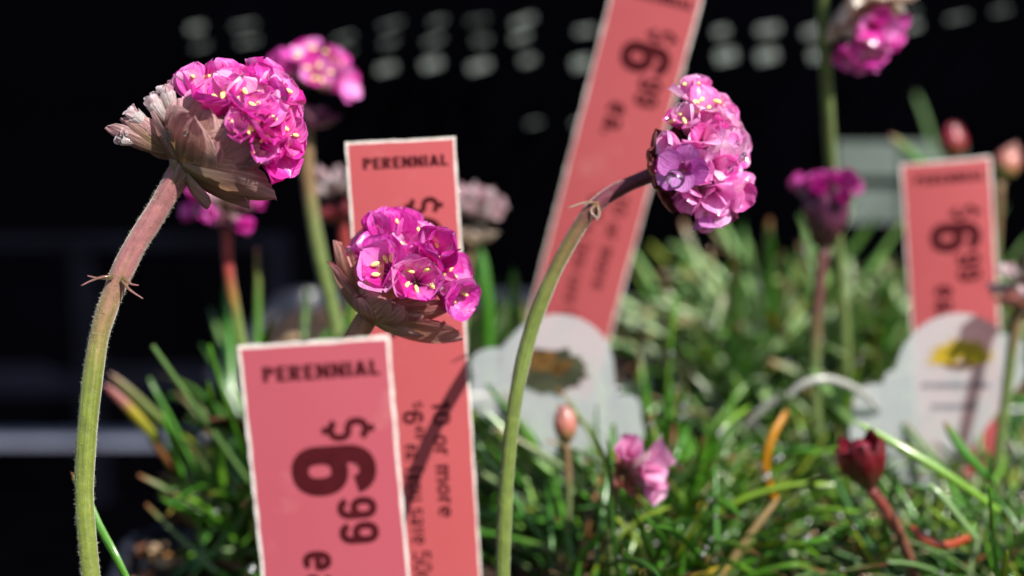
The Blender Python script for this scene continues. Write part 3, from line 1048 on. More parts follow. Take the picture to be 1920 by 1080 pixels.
def pic_right(t, P):
    V, F = [], []
    cx, cy = 0.12, 1.30
    for k in range(13):                    # fan of yellow rays
        a = math.pi * (k + 0.5) / 13
        r1, hw = 0.92 + 0.07 * math.sin(k * 2.1), 0.13
        o = len(V)
        for (rr, ww) in ((0.12, 0.02), (0.55, hw), (r1, hw * 0.6), (0.55, -hw), (0.12, -0.02)):
            x = cx + rr * math.cos(a) - ww * math.sin(a)
            y = cy - (rr * math.sin(a) + ww * math.cos(a)) * 0.78
            V.append(P(x, y, 0.031 + 0.0008 * (k % 2)))
        F.append(tuple(range(o, o + 5)))
    add('printed_flower', mesh('printed_flower', V, F, M_PRYEL, smooth=False), t)
    V = [P(cx + x, cy + y, 0.034) for x, y in ((-.5, .02), (.5, .02), (.32, .14), (0, .2), (-.32, .14))]
    add('printed_leaves', mesh('printed_leaves', V, [(0, 1, 2, 3, 4)], M_PRORG, smooth=False), t)
    rg = random.Random(3)
    for row, (yy, wdt) in enumerate(((1.92, .92), (2.5, .6))):
        V, F = [], []
        x = -wdt + 0.1
        while x < wdt:
            ww = rg.uniform(0.04, 0.09)
            hh = rg.uniform(0.10, 0.16)
            o = len(V)
            V += [P(x, yy - hh / 2, 0.031), P(x + ww, yy - hh / 2, 0.031), P(x + ww, yy + hh / 2, 0.031), P(x, yy + hh / 2, 0.031)]
            F.append((o, o + 1, o + 2, o + 3))
            x += ww + 0.035
        add('printed_line', mesh('printed_line', V, F, M_PRGREY, smooth=False), t)

def pic_left(t, P):
    V = []
    n = 28
    rg = random.Random(8)
    for i in range(n):
        a = 2 * math.pi * i / n
        r = 0.86 + rg.uniform(-.14, .1)
        V.append(P(-0.15 + r * 1.05 * math.cos(a), 1.45 + r * 0.72 * math.sin(a), 0.031))
    add('printed_picture', mesh('printed_picture', V, [tuple(range(n))], M_PRGRN, smooth=False), t)
    V, F = [], []
    for k in range(9):
        x, y = rg.uniform(-.85, .5), rg.uniform(.95, 1.5)
        r = rg.uniform(.08, .16)
        o = len(V)
        V += [P(x + r * math.cos(b) * 1.4, y + r * math.sin(b), 0.034) for b in np.linspace(0, 5.5, 8)]
        F.append(tuple(range(o, o + 8)))
    add('printed_flowers', mesh('printed_flowers', V, F, M_PRORG, smooth=False), t)

plant_label(1045, 590, 38.2, lobed(1.4, 0, 2.05, .85, 2.1, 2.1, 9.0), 'pale round-topped plant label in front of the tilted price tag', pic_left)
plant_label(1800, 588, 39.6, lobed(1.5, 0, 2.5, 1.9, 1.7, 0.6, 9.0), 'pale plant label with yellow flower print at far right', pic_right)

# ------------------------------------------------------------------ flower pieces
def petal_geo(L, wd, th0, th1, cup, ruf, seed, ns=10, nt_=8, claw=0.3, tipin=0.0, notch=0.06, peak=0.66):
    rg = random.Random(seed)
    ph = [rg.uniform(0, 6.28) for _ in range(4)]
    V, F, U = [], [], []
    p = np.array((0.0, 0.0))
    asym = rg.uniform(-0.07, 0.07)
    for i in range(ns + 1):
        s = i / ns
        ang = th0 + (th1 - th0) * (s ** 1.2) - tipin * max(0, s - 0.7) / 0.3
        t = np.array((math.sin(ang), math.cos(ang)))
        nr = np.array((-t[1], t[0]))
        if s < peak:
            q = s / peak
            wv = wd * (claw + (1 - claw) * math.sin(q * math.pi / 2) ** 1.3)
        else:
            wv = wd * max(0.10, math.sqrt(max(0, 1 - ((s - peak) / (1 - peak)) ** 2.2)))
        for j in range(nt_ + 1):
            a = j / nt_ * 2 - 1
            off = cup * wv * (a * a) + ruf * L * s * s * (math.sin(3.1 * a + ph[0]) * 0.5 + math.sin(6.3 * a + ph[1]) * 0.3 * abs(a))
            back = -notch * L * (1 - min(1, abs(a) * 2.2)) * max(0, (s - 0.85) / 0.15)
            q = p + t * back + nr * off
            V.append((q[0], a * wv * 0.5 + asym * wd * s * s, q[1]))
            U.append((j / nt_, s))
        p = p + t * L / ns
    for i in range(ns):
        for j in range(nt_):
            a = i * (nt_ + 1) + j
            F.append((a, a + 1, a + nt_ + 2, a + nt_ + 1))
    return V, F, U

def stamen_mesh(L, bend, seed):
    rg = random.Random(seed)
    pts = spline([(0.03, 0, 0), (0.06, 0, L * .5), (0.08 + bend, 0, L)], 6)
    v1, f1, _ = tube(pts, lambda s: 0.012, 5)
    v2, f2 = ball((0, 0, 0), 0.072, 8, 6, 0.62, 0.62, 1.25)
    q = Quaternion(Vector((rg.uniform(-1, 1), 1, 0)).normalized(), rg.uniform(0.5, 1.6))
    v2 = [np.array(q @ Vector(v)) + pts[-1] for v in v2]
    V, F, fm = join([(v1, f1, 0), (v2, f2, 1)])
    return mesh('stamen', V, F, [M_FIL, M_ANTH], fm=fm)

def calyx_mesh(mt, L=0.5, r0=0.06, r1=0.17, seed=0):
    rg = random.Random(seed)
    n, m = 10, 5
    V, F, U = [], [], []
    for i in range(m + 1):
        s = i / m
        r = r0 + (r1 - r0) * s ** 0.8
        for k in range(n):
            a = 2 * math.pi * k / n
            zz = L * s + (0.06 * (k % 2) if i == m else 0)
            V.append((r * math.cos(a), r * math.sin(a), zz))
            U.append((abs(k / n * 2 - 1), s))
    for i in range(m):
        for k in range(n):
            k2 = (k + 1) % n
            F.append((i * n + k, i * n + k2, (i + 1) * n + k2, (i + 1) * n + k))
    return mesh('floret', V, F, mt, uv=U)

class Kit:
    """petal / calyx / stamen meshes of one flower colour"""
    def __init__(s, pm, cal, seed, L=0.8, wd=0.62, ruf=0.05, opens=((0.25, 1.0), (0.3, 0.75), (0.2, 1.25)), cup=0.22, fine=True, pale=None):
        s.sets = []
        ns, nn = (10, 8) if fine else (6, 5)
        for q, (a, b) in enumerate(opens):
            ps = []
            for i in range(4):
                V, F, U = petal_geo(L * random.Random(seed * 7 + i).uniform(.88, 1.08), wd, a, b, cup, ruf, seed * 31 + i + 10 * q, ns, nn, tipin=0.25)
                ps.append(mesh('petal', V, F, pale if (pale and i == 3) else pm, uv=U))  # the paler petal of each set paints in lighter highlights
            s.sets.append(ps)
        s.cal = calyx_mesh(cal, seed=seed)
        s.st = [stamen_mesh(0.42 + 0.07 * i, 0.03 * i, seed + i) for i in range(3)] if fine else []

def floret(root, c, n, kit, op, rg, scale=1.0, spin=None, stamens=True, base_off=0.22, npet=5, mess=0.2):
    b = base_of(root)
    n = np.array(n) / np.linalg.norm(n)
    M0 = frame(c + n * base_off - b, n, (rg.uniform(-1, 1), rg.uniform(-1, 1), rg.uniform(-1, 1)))
    M0 = M0 @ Matrix.Scale(scale, 4)
    f = add('floret', kit.cal, root, M0)
    sp = rg.uniform(0, 6.28) if spin is None else spin
    for k in range(npet):
        a = sp + 2 * math.pi * k / 5 + rg.uniform(-.12, .12)
        Mp = Matrix.Rotation(a, 4, 'Z') @ Matrix.Translation(Vector((0.045, 0, 0.34)) * S) @ Matrix.Rotation(rg.uniform(-mess, mess), 4, 'Y') @ Matrix.Rotation(rg.uniform(-mess, mess), 4, 'Z') @ Matrix.Scale(rg.uniform(1 - mess * .6, 1 + mess * .3), 4)
        add('petal', rg.choice(kit.sets[op]), f, Mp)
    if stamens and kit.st:
        for k in range(5):
            a = sp + 0.6 + 2 * math.pi * k / 5 + rg.uniform(-.3, .3)
            Mp = Matrix.Rotation(a, 4, 'Z') @ Matrix.Translation(Vector((0, 0, 0.34)) * S) @ Matrix.Rotation(rg.uniform(0.05, .45), 4, 'Y')
            add('stamen', rg.choice(kit.st), f, Mp)
    return f

def bract_variants(mt, seed, L=1.0, wd=0.75, n=4, cup=0.3, th=(0.9, -0.5), notch=0.0, ruf=0.06):
    out = []
    for i in range(n):
        rg = random.Random(seed * 13 + i)
        V, F, U = petal_geo(L * rg.uniform(.9, 1.1), wd * rg.uniform(.85, 1.1), th[0], th[1], cup, ruf, seed * 5 + i, 12, 10, claw=0.55, peak=0.5, notch=notch)
        out.append(mesh('bract', V, F, mt, uv=U))
    return out

def bract(root, p, d, outn, me, scale=1.0, roll=0.0):
    M = frame(np.array(p) - base_of(root), d, outn) @ Matrix.Rotation(roll, 4, 'Z') @ Matrix.Scale(scale, 4)
    return add('bract', me, root, M)

def bract_to(root, p, tip_px, c, rad, meshes, i, rg, front=True, flare=1.0, length=1.0, reach=1.0):
    """bract from p whose tip lies on the sphere round c where the picture point shows it"""
    dc = np.linalg.norm(c - CAM)
    q = at(tip_px[0], tip_px[1], (c - CAM).dot(FWD))
    off = q - c
    r2 = rad * rad - off.dot(off)
    q = q - FWD * math.sqrt(max(0.0, r2)) * (1 if front else -1)
    q = c + (q - c) * flare
    d = (q - p) * reach
    l = np.linalg.norm(d)
    outn = (p + d * 0.5) - c
    return bract(root, p, d, outn, meshes[i % len(meshes)], l / length * 1.12, rg.uniform(-.12, .12))

def grounded(pts):
    p = np.array(pts[0], float)
    zf = 1.6 if p[1] > 42.3 else 0.1
    if p[2] > zf + 0.3:
        pts = [np.array((p[0] + 0.15, p[1] + 0.1, zf - 0.2))] + list(pts)
    return pts

def stem(root, pts, r_low, r_top, mt, n=40, sides=12, hairs=0, seed=0):
    P = spline(pts, n)
    b = base_of(root)
    ph = seed * 1.7 + r_low * 40
    V, F, U = tube([p - b for p in P], lambda s: (r_low + (r_top - r_low) * s ** 2) * (1 + 0.035 * math.sin(s * 23 + ph) + 0.025 * math.sin(s * 61 + 2 * ph)), sides)
    o = add('stem', mesh('stem', V, F, mt, uv=U), root)
    if hairs:
        rg = random.Random(seed)
        HV, HF = [], []
        for i in range(hairs):
            k = rg.uniform(0, len(P) - 1.01)
            a = P[int(k)] + (P[int(k) + 1] - P[int(k)]) * (k % 1) - b
            s = k / (len(P) - 1)
            t = P[int(k) + 1] - P[int(k)]
            d = np.array([rg.gauss(0, 1) for _ in range(3)])
            d -= t * d.dot(t) / t.dot(t)
            d /= np.linalg.norm(d)
            r = r_low + (r_top - r_low) * s ** 2
            hl = rg.uniform(0.025, 0.06)
            sd = np.cross(d, t)
            sd = sd / np.linalg.norm(sd) * 0.0035
            up = t / np.linalg.norm(t) * 0.0035
            q = a + d * (r - 0.004)
            o2 = len(HV)
            HV += [q + sd, q - sd, q + up, q + d * hl + t / np.linalg.norm(t) * rg.uniform(-.01, .02)]
            HF += [(o2, o2 + 1, o2 + 3), (o2 + 1, o2 + 2, o2 + 3), (o2 + 2, o2, o2 + 3)]
        add('stem_hairs', mesh('stem_hairs', HV, HF, M_HAIR), root, kind='stuff')
    return o

def fil(root, name, pts, r, mt):
    P = spline(pts, 10)
    b = base_of(root)
    V, F, U = tube([p - b for p in P], lambda s: r * (1 - 0.7 * s), 5)
    add(name, mesh(name, V, F, mt, uv=U), root)

# ------------------------------------------------------------------ the tall left flower
GR = 'thrift flowers in bloom'
D1 = 28.5
sp1 = [at(190, 1330, 28.0), at(180, 1180, 28.1), at(168, 1060, 28.2), at(158, 930, 28.3), at(164, 800, 28.4), at(182, 650, 28.5), at(208, 560, 28.5), at(246, 475, 28.5), at(292, 400, 28.5), at(338, 322, 28.5)]
sp1 = grounded(sp1)
fl = thing('thrift_flower', sp1[0], 'large magenta flower with tan papery bracts on tall curved left stem', 'flower', GR)
stem(fl, sp1, 0.165, 0.22, M_ST_L, 60, 16, 2600, 5)
rg = random.Random(101)
kitL = Kit(M_PET_L, M_CAL, 3, 0.74, 0.74, 0.11, ((0.35, 0.95), (0.4, 0.7), (0.25, 0.55)), 0.20, pale=M_PET_R)
cL = at(418, 252, D1 + 0.1)
FLO_L = [(402, 165, 27.75, -.12, .80, .62, 0, 1.12), (474, 175, 27.7, .22, .72, .66, 0, 1.1), (528, 158, 28.2, .62, .72, .35, 0, 1.0), (512, 232, 27.6, .62, .18, .76, 0, 1.0),
         (534, 300, 28.0, .90, -.30, .40, 0, .98), (548, 210, 28.4, .95, .30, .20, 0, 1.0), (452, 232, 27.35, .25, .38, .9, 1, .66),
         (355, 142, 28.6, -.35, .95, -.05, 2, 1.0), (425, 132, 28.9, .0, .98, -.15, 2, 1.05), (498, 136, 29.0, .35, .90, -.25, 2, 1.05), (375, 172, 28.0, -.45, .75, .5, 1, .85), (440, 140, 28.1, .05, .9, .4, 0, .95), (500, 140, 28.2, .4, .85, .3, 0, .9), (492, 200, 27.5, .45, .45, .75, 0, .85), (550, 255, 28.0, .92, .0, .4, 0, .9), (500, 275, 27.6, .65, -.15, .75, 1, .75),
         (540, 175, 29.2, .75, .65, -.35, 0, 1.0), (555, 260, 29.2, .95, .0, -.4, 0, 1.0)]
for px, py, d, r_, u_, t_, op, s_ in FLO_L:
    n_ = vec(r_, u_, t_)
    floret(fl, at(px, py, d) - n_ * 0.95 * s_, n_, kitL, op, rg, s_, base_off=0.0)
brL = bract_variants(M_BR_L, 5, 1.0, 0.86, 8, 0.20, (0.45, -0.45), notch=0.05, ruf=0.13)
bp = at(342, 322, D1)
cB = at(405, 262, D1 + 0.05)
for i, (q, fr_) in enumerate([((296, 190), 1), ((335, 166), 1), ((378, 178), 1), ((415, 205), 1), ((455, 235), 1), ((492, 272), 1), ((520, 318), 1), ((532, 346), 1), ((480, 362), 1), ((405, 388), 1),
                              ((352, 200), 1), ((398, 232), 1), ((438, 262), 1), ((500, 340), 1),
                              ((330, 180), 0), ((400, 170), 0), ((470, 240), 0), ((500, 330), 0)]):
    bract_to(fl, bp + (0.06 - 0.01 * (i % 4)) * vec(0, 0, 1), q, cB, 0.98 + 0.03 * (i % 3), brL, i, rg, bool(fr_), 1.05 + 0.04 * (i % 3), reach=0.83 + 0.06 * (i % 2))
# splayed broken bracts at the left
for i, (r_, u_, t_, s_) in enumerate([(-1, .28, .2, 1.0), (-.95, .55, .35, .98), (-.7, .75, .5, .9), (-.85, .45, -.3, .9)]):
    bract(fl, at(318, 292, D1), vec(r_, u_, t_), vec(-.3, -.8, .5), bract_variants(M_BR_L if i < 3 else M_BR_C, 40 + i, 1.15, 0.55, 1, 0.4, (0.15, -0.6))[0], s_, 0.2 * i)
kitW = Kit(M_PET_W, M_CALW, 9, 0.42, 0.3, 0.16, ((0.1, 0.5), (0.1, 0.8), (0.1, 0.3)))
for (px, py, r_, u_, t_, s_) in [(318, 235, -.55, .8, .25, .9), (290, 245, -.75, .6, .3, .85), (330, 225, -.3, .9, .1, .95), (275, 262, -.95, .35, .1, .7), (262, 268, -1, .15, .15, .6)]:
    floret(fl, at(px, py, D1 - .1), vec(r_, u_, t_), kitW, 0, rg, s_, stamens=False, base_off=0.0)
# brown tube under the head where the sheath joins, and torn sheath threads
for pts in ([at(212, 518, 28.3), at(190, 520, 28.2), at(170, 527, 28.15), at(152, 536, 28.1)], [at(210, 522, 28.3), at(185, 522, 28.2), at(164, 517, 28.1)],
            [at(228, 525, 28.3), at(243, 543, 28.2), at(268, 560, 28.15)], [at(230, 520, 28.3), at(245, 532, 28.25), at(260, 535, 28.2)]):
    fil(fl, 'sheath_thread', pts, 0.035, M_BR_L)
brS = bract_variants(M_BR_L, 55, 0.75, 0.42, 2, 0.5, (0.05, 0.2))
bract(fl, at(316, 352, D1 - 0.2), vec(.5, .85, .1), vec(-.3, .1, 1), brS[0], 0.9)
bract(fl, at(330, 335, D1 - 0.22), vec(.2, .95, .1), vec(.1, -.1, 1), brS[1], 0.9)

# ------------------------------------------------------------------ the middle flower
D2 = 30.0
sp2 = [at(560, 1150, 30.8), at(580, 950, 30.6), at(610, 780, 30.4), at(650, 665, 30.2), at(692, 590, 30.2)]
sp2 = grounded(sp2)
fm_ = thing('thrift_flower', sp2[0], 'deep magenta flower with red-brown bracts in front of second price tag', 'flower', GR)
stem(fm_, sp2, 0.17, 0.21, M_ST_M, 30, 14, 400, 7)
rg = random.Random(202)
kitM = Kit(M_PET_M, M_CAL, 13, 0.84, 0.90, 0.085, ((0.35, 0.95), (0.3, 0.6), (0.2, 0.3)), 0.24, pale=M_PET_R)
# where the mouth of each floret is seen, its depth, its facing, its shape and size
FLO_M = [(712, 492, 29.3, -.30, .30, .95, 0, 1.05), (822, 462, 29.4, .25, .42, .9, 1, 1.05), (785, 528, 29.1, .12, .02, 1, 0, .98), (868, 562, 29.7, .85, -.35, .5, 0, .85),
         (716, 405, 30.2, -.12, .98, .15, 2, .9), (752, 402, 30.3, .10, .98, .12, 2, .95), (672, 455, 30.2, -.7, .65, .3, 1, .8), (850, 500, 30.2, .8, .3, .5, 1, .9), (800, 430, 30.5, .4, .85, -.2, 1, .9), (770, 450, 30.0, .0, .75, .6, 1, .9)]
for (px, py, d, r_, u_, t_, op, s_) in FLO_M:
    n_ = vec(r_, u_, t_)
    floret(fm_, at(px, py, d) - n_ * 1.0 * s_, n_, kitM, op, rg, s_, base_off=0.0)
brM = bract_variants(M_BR_M, 15, 1.0, 0.82, 8, 0.22, (0.5, -0.5), notch=0.0, ruf=0.11)
bp2 = at(690, 600, 30.1)
c2 = at(750, 532, 30.2)
for i, (q, fr_) in enumerate([((648, 446), 1), ((636, 486), 1), ((672, 478), 1), ((712, 512), 1), ((742, 548), 1), ((778, 560), 1), ((808, 572), 1), ((832, 590), 1), ((862, 606), 1), ((838, 556), 1),
                              ((800, 612), 1), ((690, 545), 1), ((660, 450), 0), ((740, 430), 0), ((820, 480), 0), ((850, 560), 0)]):
    bract_to(fm_, bp2 + (0.05 - 0.01 * (i % 4)) * vec(0, 0, 1), q, c2, 0.96 + 0.03 * (i % 3), brM, i, rg, bool(fr_), 1.04 + 0.03 * (i % 3), reach=0.88)

# ------------------------------------------------------------------ the right flower
D3 = 31.0
sp3 = [at(955, 1350, 31.6), at(944, 1180, 31.4), at(943, 1060, 31.3), at(950, 900, 31.2), at(965, 760, 31.1), at(990, 640, 31.1), at(1030, 530, 31.0), at(1080, 435, 31.0), at(1120, 383, 31.0), at(1170, 350, 31.0), at(1248, 318, 30.7)]
sp3 = grounded(sp3)
fr = thing('thrift_flower', sp3[0], 'pale pink ruffled flower nodding right on arching green stem', 'flower', GR)
stem(fr, sp3, 0.145, 0.15, M_ST_R, 60, 14, 700, 9)
rg = random.Random(303)
kitR = Kit(M_PET_R, M_CAL, 23, 0.74, 0.60, 0.12, ((0.25, 1.0), (0.3, 0.7), (0.2, 1.3)), 0.26, pale=M_PET_S)
kitV = Kit(M_PET_V, M_CAL, 24, 0.62, 0.54, 0.03, ((0.5, 1.5), (0.3, 1.2), (0.2, 1.4)), 0.12)
cR = at(1306, 296, 30.8)
axR = vec(.78, .10, .62)
axu = np.cross(axR, vec(0, 1, 0)); axu /= np.linalg.norm(axu)
axv = np.cross(axu, axR)
for i in range(20):
    th = math.acos(1 - (i + 0.5) / 20 * 1.12)
    ph = i * 2.39996 + 0.9
    n_ = axR * math.cos(th) + (axu * math.cos(ph) + axv * math.sin(ph)) * math.sin(th)
    long_ = 1.0 + 0.42 * abs(n_.dot(axv))
    floret(fr, cR + axv * n_.dot(axv) * 0.36, n_, kitR, i % 3, rg, 0.92 * (0.92 + 0.1 * long_), base_off=0.12 + rg.uniform(-.05, .1), mess=0.42, stamens=n_.dot(UPV) > .55)
floret(fr, at(1290, 318, 30.25), vec(-.3, -.1, .95), kitV, 0, rg, .95, stamens=False, base_off=0.0, spin=0.4)
floret(fr, at(1312, 366, 30.6), vec(.12, -1, .25), kitV, 1, rg, .9, stamens=False, base_off=0.0, npet=2)
brR = bract_variants(M_BR_G, 25, 0.95, 0.7, 4, 0.3, (0.9, -0.5))
bp3 = at(1244, 318, 30.7)
for i in range(11):
    a = i * 2.39996
    d = axR * 0.55 + (axu * math.cos(a) + axv * math.sin(a)) * 0.85
    bract(fr, bp3, d, d - axR, brR[i % 4], rg.uniform(.85, 1.05))
for pts in ([at(1122, 382, 30.85), at(1098, 380, 30.8), at(1065, 390, 30.75)], [at(1120, 385, 30.85), at(1124, 400, 30.8), at(1119, 414, 30.78)], [at(1116, 384, 30.85), at(1108, 396, 30.8), at(1120, 410, 30.75)]):
    fil(fr, 'sheath_thread', pts, 0.04, M_BR_C)

# ------------------------------------------------------------------ flowers further back
def back_flower(label, pts, r, stem_m, head_c, axis, kit, brm, n, scale, seed, spread=1.0, name='thrift_flower', nb=9, bscale=1.0, base_off=0.2, cat='flower', group=GR, bfl=0.78, bth=(0.85, -0.5)):
    pts = grounded(pts)
    t = thing(name, pts[0], label, cat, group)
    stem(t, pts, r, r * 1.05, stem_m, 24, 10)
    rg = random.Random(seed)
    ax = np.array(axis)
    au = np.array(Vector(ax).orthogonal().normalized())
    av = np.cross(ax, au)
    for i in range(n):
        th = math.acos(1 - (i + 0.5) / n * spread)
        ph = i * 2.39996 + seed
        nn = ax * math.cos(th) + (au * math.cos(ph) + av * math.sin(ph)) * math.sin(th)
        floret(t, head_c, nn, kit, i % 3, rg, scale * rg.uniform(.9, 1.1), base_off=base_off, stamens=kit.st and i < 5)
    bv = bract_variants(brm, seed, 1.0 * bscale, 0.7 * bscale, 3, 0.32, bth)
    tip = pts[-1]
    for i in range(nb):
        a = i * 2.39996
        d = ax * 0.62 + (au * math.cos(a) + av * math.sin(a)) * bfl * (1 if i % 2 else .8)
        bract(t, tip, d, d - ax, bv[i % 3], rg.uniform(.85, 1.1))
    return t

kitB = Kit(M_PET_L, M_CAL, 33, 0.78, 0.55, 0.06, ((0.3, 1.2), (0.3, 0.9), (0.4, 1.5)), 0.15)
kitBd = Kit(M_PET_M, M_CAL, 34, 0.6, 0.5, 0.06, ((0.1, 0.5), (0.2, 0.7), (0.1, 0.4)), 0.2, fine=False)
kitF = Kit(M_PET_W, M_CALW, 35, 0.6, 0.4, 0.1, ((0.0, 0.3), (0.1, 0.5), (0.05, 0.2)), 0.2, fine=False)
M_PET_D = petal_mat('petal_dark_magenta', (0.36, 0.006, 0.17), (0.50, 0.016, 0.30), (0.68, 0.10, 0.50))
kitD = Kit(M_PET_D, M_CAL, 38, 0.55, 0.5, 0.12, ((0.1, 0.4), (0.2, 0.6), (0.1, 0.3)), 0.25, fine=False)
kitS = Kit(M_PET_S, M_CAL, 36, 0.62, 0.45, 0.07, ((0.2, 0.8), (0.3, 1.1), (0.2, 0.6)), 0.2, fine=True)

kitS2 = Kit(M_PET_S, M_CAL, 37, 0.62, 0.5, 0.07, ((0.2, 0.7), (0.3, 0.9), (0.2, 0.5)), 0.2, fine=False)
back_flower('blurred magenta flower just behind the large left flower', [at(650, 800, 40), at(632, 620, 39.8), at(598, 470, 39.4), at(578, 340, 39.2), at(574, 235, 39.0)], 0.17, M_ST_G,
            at(582, 165, 39.0), vec(.15, .9, .35), kitB, M_BR_P, 8, 1.0, 41, 0.85)
back_flower('small blurred magenta flower below the large left flower', [at(470, 760, 39.5), at(448, 620, 39), at(430, 520, 38.6), at(424, 425, 38.4)], 0.13, M_ST_RED,
            at(420, 398, 38.4), vec(.0, .8, .3), kitBd, M_BR_P, 9, 1.0, 42, 1.2, bscale=.7)
tN = [at(1585, 640, 44), at(1566, 400, 42.6), at(1557, 280, 41.6), at(1548, 120, 40.2), at(1543, 0, 39.3), at(1556, -95, 38.7), at(1592, -120, 38.6), at(1612, -70, 38.5), at(1615, -10, 38.5)]
back_flower('magenta flower with cream bracts hanging at top right corner', tN, 0.155, M_ST_G, at(1620, 42, 38.5), vec(.34, -.90, .30), kitB, M_BR_C, 10, .85, 43, 0.5, bscale=1.4, nb=14, base_off=.3, bfl=.6)
back_flower('half-open dark magenta flower with plum cup above the rear clump', [at(1532, 860, 42), at(1527, 700, 41.4), at(1532, 580, 41), at(1543, 465, 40.6)], 0.15, M_ST_P,
            at(1548, 415, 40.6), vec(.02, .95, .25), kitD, M_BR_P, 8, 1.05, 44, .3, bscale=1.5, nb=13, base_off=.45, bfl=.14, bth=(0.62, -0.4))
back_flower('faded whitish flower head right of the second price tag', [at(862, 760, 43), at(865, 620, 42.6), at(872, 520, 42.3), at(884, 452, 42.1)], 0.14, M_ST_G,
            at(888, 410, 42.1), vec(.1, .95, .2), kitF, M_BR_C, 14, .85, 45, .75, bscale=.8)
back_flower('faded reddish flower head left of the second price tag', [at(668, 720, 43), at(662, 600, 42.6), at(650, 480, 42.3), at(642, 410, 42.1)], 0.14, M_ST_RED,
            at(634, 372, 42.1), vec(-.25, .9, .2), kitF, M_BR_R, 5, .8, 46, .5, bscale=.9, nb=9)
back_flower('small pale pink flower low in the middle of the grass', [at(1150, 1080, 34.66), at(1146, 1000, 34.43), at(1150, 930, 34.20), at(1166, 890, 34.09)], 0.1, M_ST_G,
            at(1176, 878, 34.09), vec(.55, .25, .5), kitS2, M_BR_PK, 4, 1.25, 47, .5, bscale=.65, nb=5, base_off=.0)
back_flower('pale pink blurred flower cut by the right edge', [at(1868, 900, 40), at(1884, 760, 39.6), at(1900, 640, 39.2), at(1912, 570, 39)], 0.13, M_ST_G,
            at(1926, 535, 39), vec(-.1, .9, .3), kitF, M_BR_PK, 8, .8, 48, 1.2, bscale=.7)

# ------------------------------------------------------------------ buds
def bud(label, pts, r, stem_m, brm, size, wid, seed, axis, openn=0.0, inner=None):
    pts = grounded(pts)
    t = thing('flower_bud', pts[0], label, 'bud', 'closed thrift buds')
    stem(t, pts, r, r * 1.1, stem_m, 20, 10)
    b = base_of(t)
    ax = np.array(axis)
    tip = pts[-1]
    V, F = ball((0, 0, size * .5), 1.0, 14, 10, wid * .5 * .86, wid * .5 * .86, size * .5 * .93)
    U = [(0.5, max(0, min(1, v[2] / size))) for v in V]
    add('bud_core', mesh('bud_core', V, F, inner or brm, uv=U), t, frame(tip - b, ax, (1, 0, 0)))
    rg = random.Random(seed)
    for ring, (cnt, sc_) in enumerate(((5, 1.0), (5, .72))):
        bv = bract_variants(brm, seed + ring, size * 1.1, wid * .75, 3, 0.34, (0.62 + openn * (1 if ring == 0 else .3), -0.62 + openn * 0.9 * (1 - ring)))
        for i in range(cnt):
            a = 2 * math.pi * (i + 0.5 * ring) / cnt + rg.uniform(-.15, .15)
            au = np.array(Vector(ax).orthogonal().normalized())
            av = np.cross(ax, au)
            rad = au * math.cos(a) + av * math.sin(a)
            bract(t, tip + rad * 0.03 * wid, ax, rad, bv[i % 3], sc_)
    return t

bud('glossy red oval bud behind the right price tag', [at(1778, 620, 47), at(1782, 450, 46.4), at(1785, 300, 46)], 0.13, M_ST_RED, M_BR_R, 1.0, .95, 61, vec(0.02, 1, .1))
bud('pinkish brown bud at right edge behind the right tag', [at(1862, 640, 46), at(1866, 480, 45.5), at(1874, 340, 45)], 0.12, M_ST_G, M_BR_PK, 1.05, .9, 62, vec(.35, .95, .1))
bud('salmon bud standing in the middle grass', [at(1064, 1010, 36.84), at(1066, 920, 36.39), at(1062, 832, 36.16)], 0.08, M_ST_G, M_BR_PK, .92, .62, 63, vec(-.06, 1, .1))
bud('dark maroon half-open bud on a red stem in right clump', [at(1720, 1110, 35.42), at(1695, 1020, 35.07), at(1660, 955, 34.84), at(1632, 918, 34.73)], 0.12, M_ST_RR, M_BR_D, 1.25, .82, 64, vec(-.28, .95, .2), 0.3)

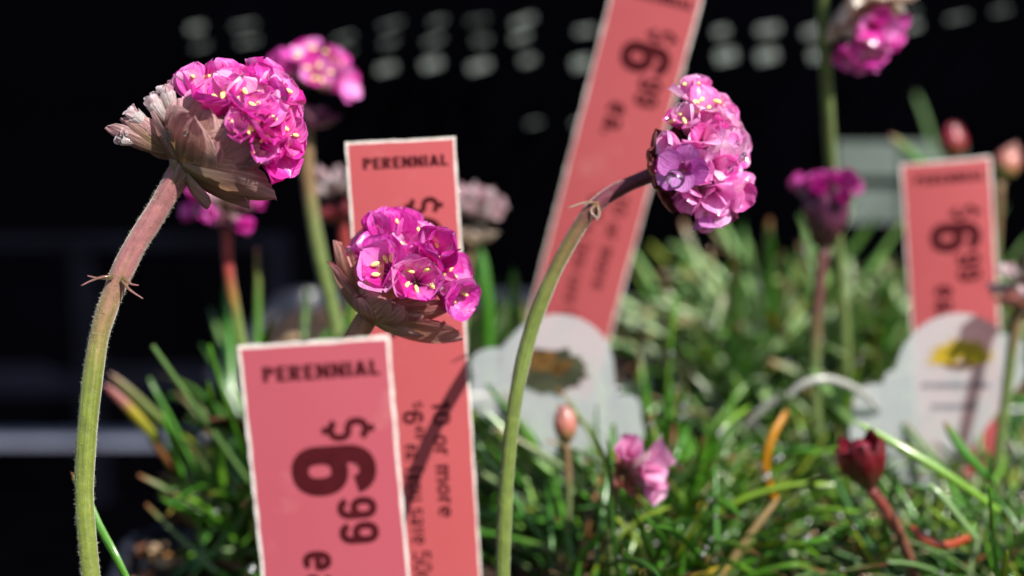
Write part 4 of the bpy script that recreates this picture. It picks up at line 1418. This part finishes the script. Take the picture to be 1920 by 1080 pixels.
# ------------------------------------------------------------------ water drops, found by casting rays onto the built plants
bpy.context.view_layer.update()
dg = bpy.context.evaluated_depsgraph_get()
def cast(p, d):
    ok, hit, nrm, idx, ob, m = sc.ray_cast(dg, Vector(p) * S, Vector(d).normalized())
    return (np.array(hit) / S, np.array(nrm), ob) if ok else None

def root_of(o):
    while o.parent:
        o = o.parent
    return o

rgd = random.Random(77)
V, F = ball((0, 0, 0), 1.0, 14, 10, 1, 1, 0.8)
DROP = mesh('water_drop', V, F, M_WATER)
targets = [(fm_, [(782, 532, .05), (812, 536, .05), (836, 498, .05), (850, 439, .045), (756, 446, .04), (718, 425, .03), (722, 540, .035), (700, 418, .03), (655, 470, .05)]),
           (fl, [(272, 205, .09), (320, 250, .06), (312, 262, .05), (470, 300, .07), (462, 310, .06), (500, 305, .05), (534, 183, .05), (430, 103, .06), (225, 255, .06), (350, 250, .05), (455, 225, .05)]),
           (fr, [(1265, 340, .19), (1275, 196, .06), (1382, 270, .05), (1396, 292, .06), (1370, 318, .06), (1402, 395, .05)])]
for root, lst in targets:
    for (px, py, r) in lst:
        h = cast(CAM, at(px, py, 30) - CAM)
        if h is None or root_of(h[2]) is not root:
            continue
        nrm = h[1] if h[1].dot(FWD) < 0 else -h[1]
        add('water_drop', DROP, root, frame(h[0] + nrm * r * 0.45 - base_of(root), nrm, (1, 0, 0)) @ Matrix.Scale(r, 4))

parts = []
sd = np.array(sun_dir)
clumps = {clA, clB, clC, clD}
n_ok = 0
for k in range(4200):
    g = np.array((rgd.uniform(-8, 16), rgd.uniform(25, 53), 1.5))
    h = cast(g + sd * 60, -sd)
    if h is None or root_of(h[2]) not in clumps:
        continue
    r = rgd.choice((.05, .06, .07, .09, .12))
    nrm = h[1] if h[1].dot(sd) > 0 else -h[1]
    v, f = ball(h[0] + nrm * r * .5, r, 8, 6)
    parts.append((v, f, 0))
    n_ok += 1
    if n_ok > 620:
        break
V, F, _ = join(parts)
add('dew', mesh('dew', V, F, M_DEW), kind='stuff', label='fine water droplets sprinkled over the grassy leaves', category='water')

for o in sc.objects:
    if '_b' in o:
        del o['_b']
